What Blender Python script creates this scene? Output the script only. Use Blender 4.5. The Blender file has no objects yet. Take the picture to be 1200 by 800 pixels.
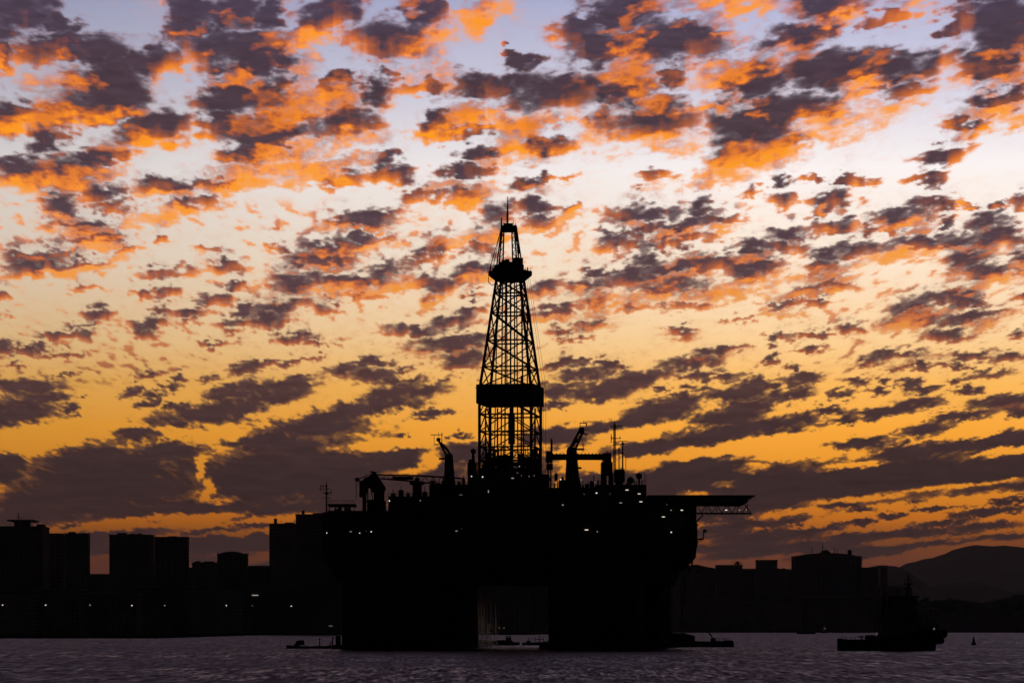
import bpy, math, random
import numpy as np
random.seed(7)
F=3270.0; HY=734.0; CX=600.0      # pixels per radian of the photograph, horizon row, centre column
# cloud banks: centre, half-width, half-height (image pixels, transcribed by eye), strength
DARK="""20,25,48,27;65,38,22,14;78,66,68,18;130,78,22,15;125,110,66,26;100,140,62,14;185,75,36,18;185,157,42,20;62,172,22,19;120,190,38,9;35,198,26,9
215,20,28,27;262,14,40,24;232,42,16,11;265,62,52,24;278,118,46,21;262,150,34,14;288,180,30,15;10,75,14,32;20,150,32,20
310,18,26,18;390,12,36,24;372,36,26,15;310,65,36,24;318,110,32,26;395,100,25,10;405,146,42,20;330,156,48,18;300,160,40,16;455,50,46,26;495,15,26,19;445,107,26,14;490,104,30,10
575,98,40,15;507,139,20,11;535,152,42,9;560,178,28,9;455,188,22,8;545,198,28,8;450,203,24,10;600,60,12,6
735,12,44,20;690,25,38,13;695,50,44,20;740,52,36,18;790,52,66,26;645,105,62,25;615,68,21,12;730,105,40,16;788,90,22,12;755,142,62,24;630,172,58,12;880,95,48,22;880,150,56,26;860,185,30,16
960,8,58,20;930,46,52,15;975,82,62,24;1050,82,55,20;1045,28,28,10;1060,110,40,11;940,130,50,22;900,135,18,24;920,175,32,11;1172,42,58,34;1110,40,14,10;1150,85,40,22;1165,125,50,11;1130,155,26,9;1100,187,36,9;1165,4,40,8
60,212,62,20;120,228,26,12;190,222,42,12;250,217,36,9;75,248,27,14;140,247,22,10;228,244,36,9;90,270,45,8;110,286,40,7;55,304,42,8;50,318,48,10;100,313,30,6;35,330,36,6;150,300,18,5;185,287,12,6
243,296,19,6;260,313,28,7;195,322,42,8;272,335,15,6;205,346,21,7;170,346,15,4;105,342,20,4;190,365,15,6;222,369,23,7;250,353,20,8;290,366,17,8;115,372,18,8;180,383,32,8;105,384,22,4;230,380,16,6;280,383,27,8;85,396,40,5;170,395,22,6;5,355,9,5;4,380,7,5
400,212,38,9;460,206,28,11;500,228,30,8;545,228,26,11;575,250,26,13;425,257,54,9;430,279,42,8;400,291,48,9;325,272,15,6;333,293,13,6;370,306,54,10;490,306,26,7;450,315,27,9;410,330,60,10;345,335,38,15;340,360,58,9;390,365,15,5;315,378,36,9;505,293,26,5;560,293,32,8;560,318,36,11;495,330,22,7;530,335,34,9;505,350,13,6;555,346,22,4;530,377,33,10;485,388,42,7;555,363,22,6;545,397,54,6;420,346,32,4;340,397,32,6
620,215,26,9;650,206,22,5;670,245,14,7;640,262,34,9;625,243,26,10;770,208,22,9;760,247,46,11;826,246,22,11;885,226,22,5;710,273,16,6;720,287,24,11;757,270,22,9;805,265,38,9;850,258,28,6;790,283,58,7;760,305,27,11;795,312,34,8;740,323,34,11;700,321,24,6;640,335,28,10;688,335,32,9;790,333,48,10;885,315,40,11;835,312,32,9;880,290,28,8;650,362,34,7;700,352,32,8;750,361,26,6;690,377,20,6;655,387,22,6;670,397,22,4;800,360,32,5;880,329,27,6;800,388,22,6;870,376,16,4
915,212,13,5;950,213,21,5;1020,215,20,6;995,215,8,8;1085,212,20,7;975,238,27,10;960,253,16,6;920,237,22,8;1090,242,30,8;1120,245,16,5;1160,245,11,6;1190,245,16,11;1050,258,42,10;920,275,34,9;970,270,34,8;1015,270,16,6;1040,270,11,8;1090,287,64,10;1150,268,22,13;1105,267,11,6;915,292,34,9;1000,295,38,11;960,297,22,9;965,313,22,12;1170,290,34,15;1130,308,38,12;1155,325,54,11;1195,310,13,11;960,340,48,8;1095,350,44,9;1060,362,30,11;1130,358,22,8;920,360,22,5;955,358,20,4;1075,376,48,8;1140,375,42,8;1190,355,15,8;995,388,19,7;950,393,27,4;1110,397,38,8;1190,396,16,6;910,397,20,5
60,410,15,4;35,417,22,4;75,419,30,4;90,400,25,4;5,415,18,10;20,432,16,3;45,455,52,10;50,470,48,9;30,487,54,14;88,482,14,6;0,490,20,20;80,441,18,3;105,465,9,2;175,443,19,5;215,445,11,5;195,457,15,6;155,463,11,7;178,465,9,5;175,475,13,6;202,478,11,5;250,444,19,5;290,433,22,8;265,460,27,10;235,488,62,13;275,478,44,12;295,458,30,12;160,512,30,9
130,567,118,44;110,540,66,18;200,532,46,14;60,588,60,20;300,562,76,38;365,550,130,40;15,550,26,17;292,520,27,9;255,403,22,4;320,456,48,15;345,447,32,7;310,470,28,9;345,423,32,4;310,426,22,5;335,402,11,4;375,403,16,4;400,435,23,9;440,440,32,8;435,424,30,6;470,446,28,5;470,432,22,4;480,458,54,10;450,464,27,6;440,476,64,9;505,484,27,5;400,486,44,9;370,501,74,13;320,516,36,13;420,560,110,38;470,535,44,12;515,558,34,24;545,532,36,14;505,575,70,18;600,560,60,25;470,510,11,3;540,508,15,4;530,405,54,8;540,430,27,5;545,420,38,9;520,447,11,3;600,590,200,14
660,428,32,6;690,422,17,3;680,440,38,7;715,431,20,5;750,442,44,9;720,452,44,8;700,461,44,9;660,457,34,9;655,475,24,6;810,426,48,8;845,412,33,6;810,440,28,5;850,440,34,6;770,480,54,13;750,491,38,11;795,470,30,8;862,461,46,10;885,450,32,7;820,455,20,5;775,457,11,4;700,503,74,12;660,510,46,16;850,490,44,9;872,478,34,9;760,526,56,11;830,511,66,14;895,500,60,12;820,562,124,30;720,560,66,18;800,549,86,16;680,590,110,16;900,580,110,28;940,572,80,30
905,420,9,5;950,412,27,4;1045,418,38,6;1020,425,16,4;1130,418,28,6;1180,422,27,8;1075,432,42,4;1120,432,20,3;925,430,11,3;940,445,27,10;910,450,17,5;1005,448,17,6;1035,448,9,5;1065,451,14,5;1115,449,14,5;1150,442,32,7;1125,461,22,5;985,462,20,5;1030,459,22,4;1080,459,20,5;920,465,38,8;1075,476,34,7;1030,486,54,9;970,480,22,6;930,495,38,9;985,492,17,6;1120,490,54,7;1172,474,38,9;1080,505,38,10;1190,485,22,6;1000,520,54,8;1170,518,64,12;1120,525,44,10;1060,533,46,12;1060,560,170,27;960,572,80,28;1190,555,60,26
985,592,27,4;1040,605,17,4;1095,596,30,4;1160,600,48,6;1100,614,40,4;1000,612,30,4;915,612,36,5;900,628,70,8;960,640,110,8;850,600,60,12;1060,625,60,5;1150,618,40,4;860,640,60,6
40,606,80,12;200,640,120,9;330,636,70,9;60,640,80,12;250,655,60,4;150,656,50,3;10,660,80,8;400,600,60,12;320,660,30,4
230,594,70,10;330,598,90,10;150,600,50,8;430,620,50,8;120,628,90,6;290,632,120,6;230,645,150,6;90,618,14,4;180,612,20,3;300,614,26,3;250,622,40,3
840,622,40,7;930,604,22,4;960,620,30,4;1010,628,50,5;1090,628,60,4;880,648,60,6;1000,650,80,5;1170,630,50,4;1130,604,26,4;1075,590,22,3;1010,598,16,3;900,592,30,5;1180,588,30,4;1060,640,90,5;870,612,26,4"""
LIT="""90,97,22,9,1;62,110,24,18,.8;75,140,32,13,1.2;140,138,34,8,.9;32,155,22,14,.8;130,176,22,11,1;165,162,16,9,.7;190,173,20,6,.9;8,75,8,26,.6;30,66,9,10,.7;78,74,16,6,.6;65,196,18,6,.8;228,40,12,8,.9;255,17,12,6,.7;282,24,12,7,.6;288,92,18,9,1;256,70,8,9,.5;290,150,16,10,.7
345,48,34,10,1;353,75,16,28,1.1;305,97,12,12,.9;360,120,52,20,1.3;335,145,22,12,1;395,168,44,10,1.2;330,183,60,9,1.2;420,192,40,7,1;300,200,70,8,1;340,214,55,8,1;497,60,26,22,1.3;487,66,9,14,.6;457,79,12,8,.8;522,88,16,13,.8;490,85,22,8,.7;565,12,34,10,1.1;552,30,20,14,.9;480,3,16,8,.9;585,8,24,8,.8;535,133,26,12,1.1;520,152,38,6,.9;580,140,14,12,1;597,158,24,22,1.2;440,125,14,6,.5
738,52,15,15,1.3;740,20,8,12,.7;735,85,40,15,1.2;755,100,12,14,1;662,54,12,9,.4;770,8,20,9,.7;805,3,24,7,.8;850,5,36,8,1.1;890,8,30,9,1.1;848,25,14,8,.5;800,33,22,5,.7;845,45,8,6,.8;862,52,10,10,.8;840,88,40,12,1.2;820,100,24,12,1;850,124,42,8,1.2;760,124,20,9,1;650,138,34,8,1.2;612,150,24,18,1.2;700,158,22,11,1.1;640,165,16,6,.8;785,172,30,10,1;780,160,34,6,.7;880,175,26,12,1.1;893,140,12,5,.9;850,190,22,12,1;720,190,16,6,.5;620,185,44,7,1;716,130,10,8,.6
908,10,18,12,1.2;965,27,42,7,1.1;930,62,46,9,1;1020,78,16,9,.9;1060,8,22,7,.9;985,40,10,8,.6;895,75,24,9,.8;1030,100,20,5,1;1075,94,18,4,.7;1005,115,16,14,1;990,145,52,12,1.2;950,165,40,10,1.1;1040,128,30,6,.8;900,190,30,12,1.1;1155,72,18,7,1;1190,80,14,14,.9;1170,105,38,9,1.3;1140,108,24,7,.9;1185,150,28,9,1.2;1135,160,20,8,.6;1165,140,44,5,.8
60,222,46,12,1.1;120,209,40,7,1;190,233,34,6,1.1;255,225,30,6,1;75,261,26,6,1.1;180,262,28,9,1.1;220,252,32,6,1;100,277,40,5,.8;115,293,36,6,1;70,325,30,5,1;20,335,18,4,.7;110,320,24,4,.8;65,303,30,5,.7;245,300,16,5,.8;150,305,16,5,.7
340,208,80,9,1;430,264,42,4,1;385,262,14,6,.8;430,290,46,6,1;400,297,40,4,.9;370,314,46,4,.9;430,333,50,7,1;380,343,50,6,.8;340,350,36,6,.7;560,230,26,9,1.1;575,222,24,8,.9;568,275,30,8,1.1;575,262,20,6,.8;520,285,16,8,.8;560,328,34,6,1;505,350,14,7,1;530,215,26,6,.8
625,272,24,5,1;628,222,18,6,.8;668,250,14,6,1.1;650,221,10,6,.4;840,210,44,10,1.2;845,205,20,12,.8;760,225,24,6,.6;740,262,12,5,.8;790,275,30,4,1;840,270,30,4,.9;800,304,26,4,.8;880,304,28,5,.9;790,325,40,6,1;800,345,60,8,1;760,350,40,9,.8;700,352,32,8,.9;690,345,30,6,.9;640,345,24,5,.8;650,371,36,4,.8;700,368,24,6,.8;850,346,50,7,.9;680,383,36,5,.6;800,390,24,5,.5;870,332,34,6,.9
962,252,14,6,1.1;1062,270,30,7,1.1;1120,243,12,5,1;1160,248,9,4,.7;1000,312,50,6,1.2;970,325,38,7,1.1;1050,303,36,5,1;1110,297,44,4,1;940,345,40,6,.9;915,330,20,8,1;1140,340,50,5,1;1195,318,16,6,1.2;1130,330,34,6,.7;1075,372,40,6,1;1110,365,26,4,.7;1150,383,26,6,1;1060,385,30,6,.8;1175,300,26,8,.8;920,370,30,5,.8;1010,270,50,5,.4;1150,275,12,6,.7
530,411,50,4,.6;840,420,40,5,.5;1060,425,50,4,.5;1170,482,34,4,.5;1080,470,20,4,.3"""
GAPS="""237,549,5,11;246,570,6,9;258,587,20,4;240,581,4,6;450,521,60,5;480,552,36,4;505,540,12,10;735,547,40,6;780,537,42,5;830,527,42,5;880,519,42,5;920,531,40,8;965,513,45,7;1010,503,40,6;1060,492,30,5;1130,511,32,5;1178,531,30,4;880,548,20,5;845,566,14,4;812,578,16,3;670,486,50,8;740,506,50,5
1090,573,60,2.5;1190,564,34,2.5;1000,546,34,2.5;165,612,60,5;120,620,40,3;240,607,50,4;330,606,40,4;1000,585,60,3;1100,590,60,3;930,600,40,4;1140,640,60,4;1060,633,60,3;130,655,30,4;300,655,40,4"""
def parse(s): return [tuple(float(v) for v in b.split(',')) for b in s.replace('\n',';').split(';') if b.strip()]
def _hash(ix,iy,seed):
    h=(ix.astype(np.int64)*374761393+iy.astype(np.int64)*668265263+seed*974711)&0xffffffff
    h=((h^(h>>13))*1274126177)&0xffffffff
    return (h^(h>>16))&0xffffffff
def perlin(x,y,seed):
    ix=np.floor(x); iy=np.floor(y); fx=x-ix; fy=y-iy
    u=fx*fx*fx*(fx*(fx*6-15)+10); v=fy*fy*fy*(fy*(fy*6-15)+10)
    def g(dx,dy):
        a=_hash(ix+dx,iy+dy,seed)*(2*math.pi/4294967296.0)
        return np.cos(a)*(fx-dx)+np.sin(a)*(fy-dy)
    a=g(0,0)*(1-u)+g(1,0)*u; b=g(0,1)*(1-u)+g(1,1)*u
    return (a*(1-v)+b*v)*1.5
def fbm(x,y,seed,octs=5,gain=.5):
    s=0;a=1;t=0
    for o in range(octs):
        s=s+a*perlin(x*2**o+o*17.3,y*2**o+o*9.1,seed+o); t+=a; a*=gain
    return s/t
def sstep(a,b,x):
    t=np.clip((x-a)/(b-a),0,1); return t*t*(3-2*t)
def clouds(xs,ys):
    """cover and sunlit share of the cloud layer at every (column, row) of the dome grid"""
    X,Y=np.meshgrid(xs,ys)
    Vp=np.maximum(HY-Y,0)+150.0
    qx=(X-CX)/Vp*5.0; qy=-np.log(Vp)*13.0+(X-CX)/Vp*1.1
    # perspective scale of the cloud field
    S=Vp/884.0
    w1=.55*fbm(qx*1.1,qy*.9,3,4)+.75*fbm(qx*3.6,qy*3.0,5,4)+.45*fbm(qx*9.,qy*7.,6,3); w2=.5*fbm(qx*1.1+40,qy*.9+7,11,4)+.75*fbm(qx*3.6+9,qy*3.0,13,4)+.5*fbm(qx*9.+3,qy*7.,15,3)
    Xw=X+w1*44*S; Yw=Y+w2*25*S
    B=np.full(X.shape,-1.0)
    def win(cx,cy,rx,ry):
        i0,i1=np.searchsorted(xs,[cx-rx*1.5-30,cx+rx*1.5+30]); j0,j1=np.searchsorted(ys,[cy-ry*1.5-16,cy+ry*1.5+16])
        return slice(j0,j1),slice(i0,i1)
    acc=np.zeros(X.shape)
    for cx,cy,rx,ry in parse(DARK):
        sl=win(cx,cy,rx,ry)
        if B[sl].size==0: continue
        g=1.16 if cy<215 else 1.08 if cy<400 else 1.06
        dx=(Xw[sl]-cx)/(rx*g); dy=(Yw[sl]-cy+ (X[sl]-cx)*.07)/(ry*g)
        d2=dx*dx+dy*dy
        B[sl]=np.maximum(B[sl],(1-d2)*(1.0 if cy<225 else .85))
        acc[sl]+=np.exp(-d2*1.5)*.35
    O=np.zeros(X.shape)
    for cx,cy,rx,ry,s in parse(LIT):
        sl=win(cx,cy,rx,ry)
        if O[sl].size==0: continue
        dx=(Xw[sl]-cx)/(rx*1.2); dy=(Yw[sl]-cy+(X[sl]-cx)*.07)/(ry*1.2)
        d2=dx*dx+dy*dy
        O[sl]+=s*(.55*np.exp(-1.5*d2*d2)+.5*np.exp(-1.1*d2))
        B[sl]=np.maximum(B[sl],(1-d2)*.5*min(s,1))
    cut=np.zeros(X.shape)
    for cx,cy,rx,ry in parse(GAPS):
        sl=win(cx,cy,rx,ry)
        if cut[sl].size==0: continue
        dx=(X[sl]+(Xw[sl]-X[sl])*.6-cx)/(rx*1.25); dy=(Y[sl]+(Yw[sl]-Y[sl])*.5-cy+(X[sl]-cx)*.09)/(ry*1.25)
        cut[sl]=np.maximum(cut[sl],np.exp(-(dx*dx+dy*dy)**2))
    # loose field outside the drawn banks
    inside=np.exp(-np.clip((np.abs(X-CX)-640)/60,0,4)**2)*np.exp(-np.clip((-Y-20)/40,0,4)**2)
    bigv=fbm(X/240.,Y/110.,77,2)
    big=fbm(qx*.45+9,qy*.4,21,3)
    base=np.where(True,-.42+big*.5*(1-inside)+ .30*(1-inside)+sstep(560,640,Y)*.1,0)
    B=np.maximum(B,-.55)
    B=np.maximum(B,base-.02)+np.minimum(acc,.5)*.35*(B>-.5)
    sm=1-.55*sstep(420,580,Y)
    n=fbm(qx*1.9,qy*1.6,5,6,.55)*(.6+.4*sm)*(1-.75*sstep(590,640,Y)); n2=fbm(qx*6.2,qy*4.2,8,5,.56)*sm
    streak=fbm(qx*1.3+X/260.,Y/9.0+X*.012,41,4,.5)
    bill=np.abs(fbm(qx*4.2+5,qy*3.0,31,5,.55))
    D=np.maximum(B,-.45+.05*sstep(215,270,Y)*(1-sstep(430,480,Y)))*.95+n*.60+n2*(.30+.20*sstep(170,300,Y))-(bill-.14)*(.40+.15*sstep(170,300,Y))
    low=sstep(430,560,Y)
    D=D*(1+.35*low)+low*.02+streak*.30*sstep(540,620,Y)
    mid=sstep(190,250,Y)*(1-sstep(440,500,Y))
    fleck=(fbm(qx*5.6+3,qy*3.8+8,91,3,.5)-.30+.20*np.clip(bigv*2.2,-1,1))*2.4
    D=np.maximum(D,np.minimum(fleck*.8+n2*.25,.35)*mid-(1-mid)*2)
    D=D-cut*1.1
    tp=1-sstep(170,260,Y)
    cover=sstep(-.20+.10*low-.07*tp,.40-.14*low+.12*tp,D)
    veil=.20*sstep(-.50,.10,D)*(1-low)
    cover=np.maximum(cover,veil)
    # optical depth towards the sun, which stands below the far edge of the layer (downwards here)
    body=np.maximum(B,-.40)+n*.55-(bill-.14)*.25-cut*1.1
    dens=np.clip(.35*D+.65*body+.08,0,.9)
    tau=np.zeros(X.shape); L=6+34*np.clip(1-Y/470.,0,1)
    rows=np.arange(len(ys))
    for k in range(1,11):
        yy=ys+L[:,0]*(k/10.)
        r=np.interp(yy,ys,rows); r0=np.clip(r.astype(int),0,len(ys)-2); f=(r-r0)[:,None]
        tau+=(dens[r0]*(1-f)+dens[r0+1]*f)/10
    lit=np.exp(-tau*2.9)
    fade=1-sstep(330,470,Y)
    grain=n2*.45+n*.7-(bill-.14)*1.2
    lit=np.clip(lit*1.35-.22+grain*.30,0,1.1)*(.30+.68*fade)*(1-sstep(430,520,Y))
    On=np.clip(np.minimum(O,1.12)*(.94+grain*1.7)-.14,0,1.3)
    lit=np.clip(lit*.9+On*(.55+.5*lit)+.14*fade*(1-sstep(0,.5,D)),0,1.25)
    lit=lit*(1-sstep(440,520,Y)*.8)
    thick=sstep(.1,.8,D)
    return cover,lit,thick

# ------------------------------------------------------------------ scene, camera
sc = bpy.context.scene
COL = sc.collection
EYE = 6.5                                   # camera height above the water, metres
cam = bpy.data.objects.new('camera', bpy.data.cameras.new('camera'))
COL.objects.link(cam); sc.camera = cam
cam.location = (0, 0, EYE); cam.rotation_euler = (math.pi/2, 0, 0)
cam.data.sensor_width = 36; cam.data.lens = F/1200*36
cam.data.shift_y = (HY-400)/1200
cam.data.clip_start = 1; cam.data.clip_end = 200000
sc.view_settings.view_transform = 'Standard'; sc.view_settings.look = 'None'
sc.view_settings.exposure = 0; sc.view_settings.gamma = 1
sc.cycles.use_denoising = True; sc.cycles.denoiser = 'OPENIMAGEDENOISE'; sc.cycles.denoising_input_passes = 'RGB_ALBEDO_NORMAL'
sc.cycles.volume_bounces = 0; sc.cycles.max_bounces = 4; sc.cycles.transparent_max_bounces = 12

def at(px, py, Y):                          # a point seen at that place of the photo, Y metres away
    return ((px-CX)*Y/F, Y, EYE+(HY-py)*Y/F)

# ------------------------------------------------------------------ materials
def lin(c):
    return tuple((v/255/12.92 if v <= 10 else ((v/255+.055)/1.055)**2.4) for v in c)
MATS = {}
def mat(name, base, rough=.85, metal=0., vary=.3, scale=.6, windows=None):
    m = bpy.data.materials.new(name); m.use_nodes = True
    nt = m.node_tree; b = nt.nodes['Principled BSDF']; L = nt.links
    tc = nt.nodes.new('ShaderNodeTexCoord')
    n = nt.nodes.new('ShaderNodeTexNoise'); n.inputs['Scale'].default_value = scale; n.inputs['Detail'].default_value = 6
    L.new(tc.outputs['Object'], n.inputs['Vector'])
    r = nt.nodes.new('ShaderNodeValToRGB')
    r.color_ramp.elements[0].position = .3; r.color_ramp.elements[1].position = .75
    r.color_ramp.elements[0].color = tuple(v*(1-vary) for v in base)+(1,)
    r.color_ramp.elements[1].color = tuple(min(1, v*(1+vary)) for v in base)+(1,)
    L.new(n.outputs['Fac'], r.inputs['Fac'])
    out = r.outputs['Color']
    if windows:                             # rows of dark panes: cell width, storey height
        sx = nt.nodes.new('ShaderNodeSeparateXYZ'); L.new(tc.outputs['Object'], sx.inputs[0])
        def cell(sock, size, lo):
            a = nt.nodes.new('ShaderNodeMath'); a.operation = 'DIVIDE'; L.new(sock, a.inputs[0]); a.inputs[1].default_value = size
            f = nt.nodes.new('ShaderNodeMath'); f.operation = 'FRACT'; L.new(a.outputs[0], f.inputs[0])
            g = nt.nodes.new('ShaderNodeMath'); g.operation = 'GREATER_THAN'; L.new(f.outputs[0], g.inputs[0]); g.inputs[1].default_value = lo
            return g.outputs[0]
        k = nt.nodes.new('ShaderNodeMath'); k.operation = 'MULTIPLY'
        L.new(cell(sx.outputs['X'], windows[0], .45), k.inputs[0]); L.new(cell(sx.outputs['Z'], windows[1], .5), k.inputs[1])
        mx = nt.nodes.new('ShaderNodeMix'); mx.data_type = 'RGBA'
        L.new(k.outputs[0], mx.inputs['Factor']); L.new(out, mx.inputs['A']); mx.inputs['B'].default_value = tuple(v*.55 for v in base)+(1,)
        out = mx.outputs['Result']
    L.new(out, b.inputs['Base Color'])
    if rough > .3:                          # weathered matt paint, concrete, soot: no gloss at all
        d = nt.nodes.new('ShaderNodeBsdfDiffuse'); d.inputs['Roughness'].default_value = rough; L.new(out, d.inputs['Color'])
        L.new(d.outputs[0], nt.nodes['Material Output'].inputs['Surface']); nt.nodes.remove(b)
    else: b.inputs['Roughness'].default_value = rough; b.inputs['Metallic'].default_value = metal
    MATS[name] = m
    return m
def lampmat(name, col, power):
    m = bpy.data.materials.new(name); m.use_nodes = True; nt = m.node_tree; nt.nodes.clear()
    o = nt.nodes.new('ShaderNodeOutputMaterial'); e = nt.nodes.new('ShaderNodeEmission')
    e.inputs['Color'].default_value = col+(1,); e.inputs['Strength'].default_value = power
    nt.links.new(e.outputs[0], o.inputs['Surface']); m.cycles.emission_sampling = 'NONE'
    MATS[name] = m
mat('hull_paint', (.045, .030, .028), .6, vary=.35, scale=.12)
mat('deck_steel', (.05, .05, .05), .6, vary=.3, scale=.3)
mat('crane_paint', (.06, .045, .02), .55)
mat('lattice_steel', (.04, .038, .036), .6, .2)
mat('white_paint', (.16, .16, .155), .5)
mat('panel_grey', (.05, .055, .065), .6)
mat('concrete', (.20, .19, .18), .85, scale=.05)
for i, (b, w) in enumerate([((.19, .18, .17), (3.2, 3.0)), ((.15, .13, .12), (4., 3.1)), ((.22, .20, .17), (2.8, 3.)), ((.13, .13, .14), (5., 3.2))]):
    mat('facade_%d' % i, b, .8, scale=.04, windows=w)
mat('roofing', (.10, .09, .085), .9)
mat('bark', (.05, .04, .03), .9)
mat('foliage', (.035, .05, .022), .8, vary=.5, scale=.4)
mat('rubber', (.015, .015, .015), .85)
mat('boat_paint', (.05, .035, .035), .5)
mat('soil', (.06, .05, .04), .95, scale=.02)
mat('rock_scrub', (.05, .055, .04), .95, scale=.004, vary=.4)
mat('buoy_paint', (.08, .03, .02), .6)
mat('glass', (.01, .012, .015), .1)
mat('sail_cloth', (.6, .6, .58), .8)
lampmat('lamp_white', (1, .87, .70), 1.15)
lampmat('lamp_dim', (1, .84, .70), .36)
lampmat('lamp_soft', (1, .84, .72), .10)

m = bpy.data.materials.new('falling_water'); m.use_nodes = True; nt = m.node_tree; nt.nodes.clear(); MATS['falling_water'] = m
_o = nt.nodes.new('ShaderNodeOutputMaterial'); _t = nt.nodes.new('ShaderNodeBsdfTranslucent'); _c = nt.nodes.new('ShaderNodeBsdfTransparent'); _x = nt.nodes.new('ShaderNodeMixShader')
_t.inputs['Color'].default_value = (.75, .75, .77, 1); _x.inputs['Fac'].default_value = .3
nt.links.new(_c.outputs[0], _x.inputs[1]); nt.links.new(_t.outputs[0], _x.inputs[2]); nt.links.new(_x.outputs[0], _o.inputs['Surface'])

# ------------------------------------------------------------------ mesh building
class MB:
    def __init__(s): s.v = []; s.f = []
    def add(s, vs, fs):
        o = len(s.v); s.v += [tuple(p) for p in vs]; s.f += [tuple(i+o for i in f) for f in fs]; return s
    def box(s, x0, x1, y0, y1, z0, z1):
        return s.add([(x0,y0,z0),(x1,y0,z0),(x1,y1,z0),(x0,y1,z0),(x0,y0,z1),(x1,y0,z1),(x1,y1,z1),(x0,y1,z1)],
                     [(0,3,2,1),(4,5,6,7),(0,1,5,4),(1,2,6,5),(2,3,7,6),(3,0,4,7)])
    def tube(s, a, b, r, r2=None, n=6):
        r2 = r if r2 is None else r2
        a = np.array(a, float); b = np.array(b, float); d = b-a; l = np.linalg.norm(d)
        if l < 1e-6: return s
        d /= l; u = np.cross(d, (0,0,1) if abs(d[2]) < .9 else (1,0,0)); u /= np.linalg.norm(u); w = np.cross(d, u)
        vs = []
        for p, q in ((a, r), (b, r2)):
            for k in range(n):
                t = 2*math.pi*(k+.5)/n; vs.append(p+q*(math.cos(t)*u+math.sin(t)*w))
        fs = [(k, (k+1)%n, n+(k+1)%n, n+k) for k in range(n)]+[tuple(range(n))[::-1], tuple(range(n, 2*n))]
        return s.add(vs, fs)
    def ball(s, c, r, n=10, m=6, sq=1.):
        vs = [(c[0], c[1], c[2]-r*sq)]
        for j in range(1, m):
            t = math.pi*j/m
            for k in range(n):
                p = 2*math.pi*k/n
                vs.append((c[0]+r*math.sin(t)*math.cos(p), c[1]+r*math.sin(t)*math.sin(p), c[2]-r*sq*math.cos(t)))
        vs.append((c[0], c[1], c[2]+r*sq)); fs = []
        for k in range(n):
            fs.append((0, 1+(k+1)%n, 1+k))
            for j in range(m-2): a = 1+j*n; fs.append((a+k, a+(k+1)%n, a+n+(k+1)%n, a+n+k))
            a = 1+(m-2)*n; fs.append((a+k, a+(k+1)%n, len(vs)-1))
        return s.add(vs, fs)
    def loft(s, rings):
        n = len(rings[0]); vs = [p for r in rings for p in r]; fs = []
        for j in range(len(rings)-1):
            for k in range(n): a = j*n; fs.append((a+k, a+(k+1)%n, a+n+(k+1)%n, a+n+k))
        fs += [tuple(range(n))[::-1], tuple(range((len(rings)-1)*n, len(rings)*n))]
        return s.add(vs, fs)
    def prism(s, poly, y0, y1):             # outline in x,z given a depth
        return s.loft([[(x, y0, z) for x, z in poly], [(x, y1, z) for x, z in poly]])
    def turn(s, ang, c):
        ca, sa = math.cos(ang), math.sin(ang)
        s.v = [(c[0]+(x-c[0])*ca-(y-c[1])*sa, c[1]+(x-c[0])*sa+(y-c[1])*ca, z) for x, y, z in s.v]; return s
    def build(s, name, m, parent=None, bevel=0, smooth=False):
        me = bpy.data.meshes.new(name)
        org = np.array(parent['_org'] if parent is not None else s_org(s.v))
        me.from_pydata([tuple(np.array(p)-org) for p in s.v], [], s.f); me.update()
        import bmesh
        bm = bmesh.new(); bm.from_mesh(me); bmesh.ops.recalc_face_normals(bm, faces=bm.faces); bm.to_mesh(me); bm.free()
        me.materials.append(MATS[m])
        if smooth: me.shade_smooth()
        o = bpy.data.objects.new(name, me); COL.objects.link(o)
        if parent is not None:
            o.parent = parent['_obj']
        else: o.location = org
        if bevel:
            b = o.modifiers.new('bevel', 'BEVEL'); b.width = bevel; b.segments = 2; b.limit_method = 'ANGLE'
        return H(o, org) if parent is not None else H(o, org)
def s_org(v):
    a = np.array(v); return ((a[:,0].min()+a[:,0].max())/2, (a[:,1].min()+a[:,1].max())/2, a[:,2].min())
def H(o, org): return {'_obj': o, '_org': org}          # an object and the point its mesh is measured from
def tag(h, label=None, cat=None, group=None, kind=None):
    o = h['_obj'] if isinstance(h, dict) else h
    if label: o['label'] = label
    if cat: o['category'] = cat
    if group: o['group'] = group
    if kind: o['kind'] = kind
    return h
def thing(name, loc, label, cat, group=None):
    o = bpy.data.objects.new(name, None); o.empty_display_size = 2; COL.objects.link(o); o.location = loc
    return tag(H(o, loc), label, cat, group)

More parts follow.
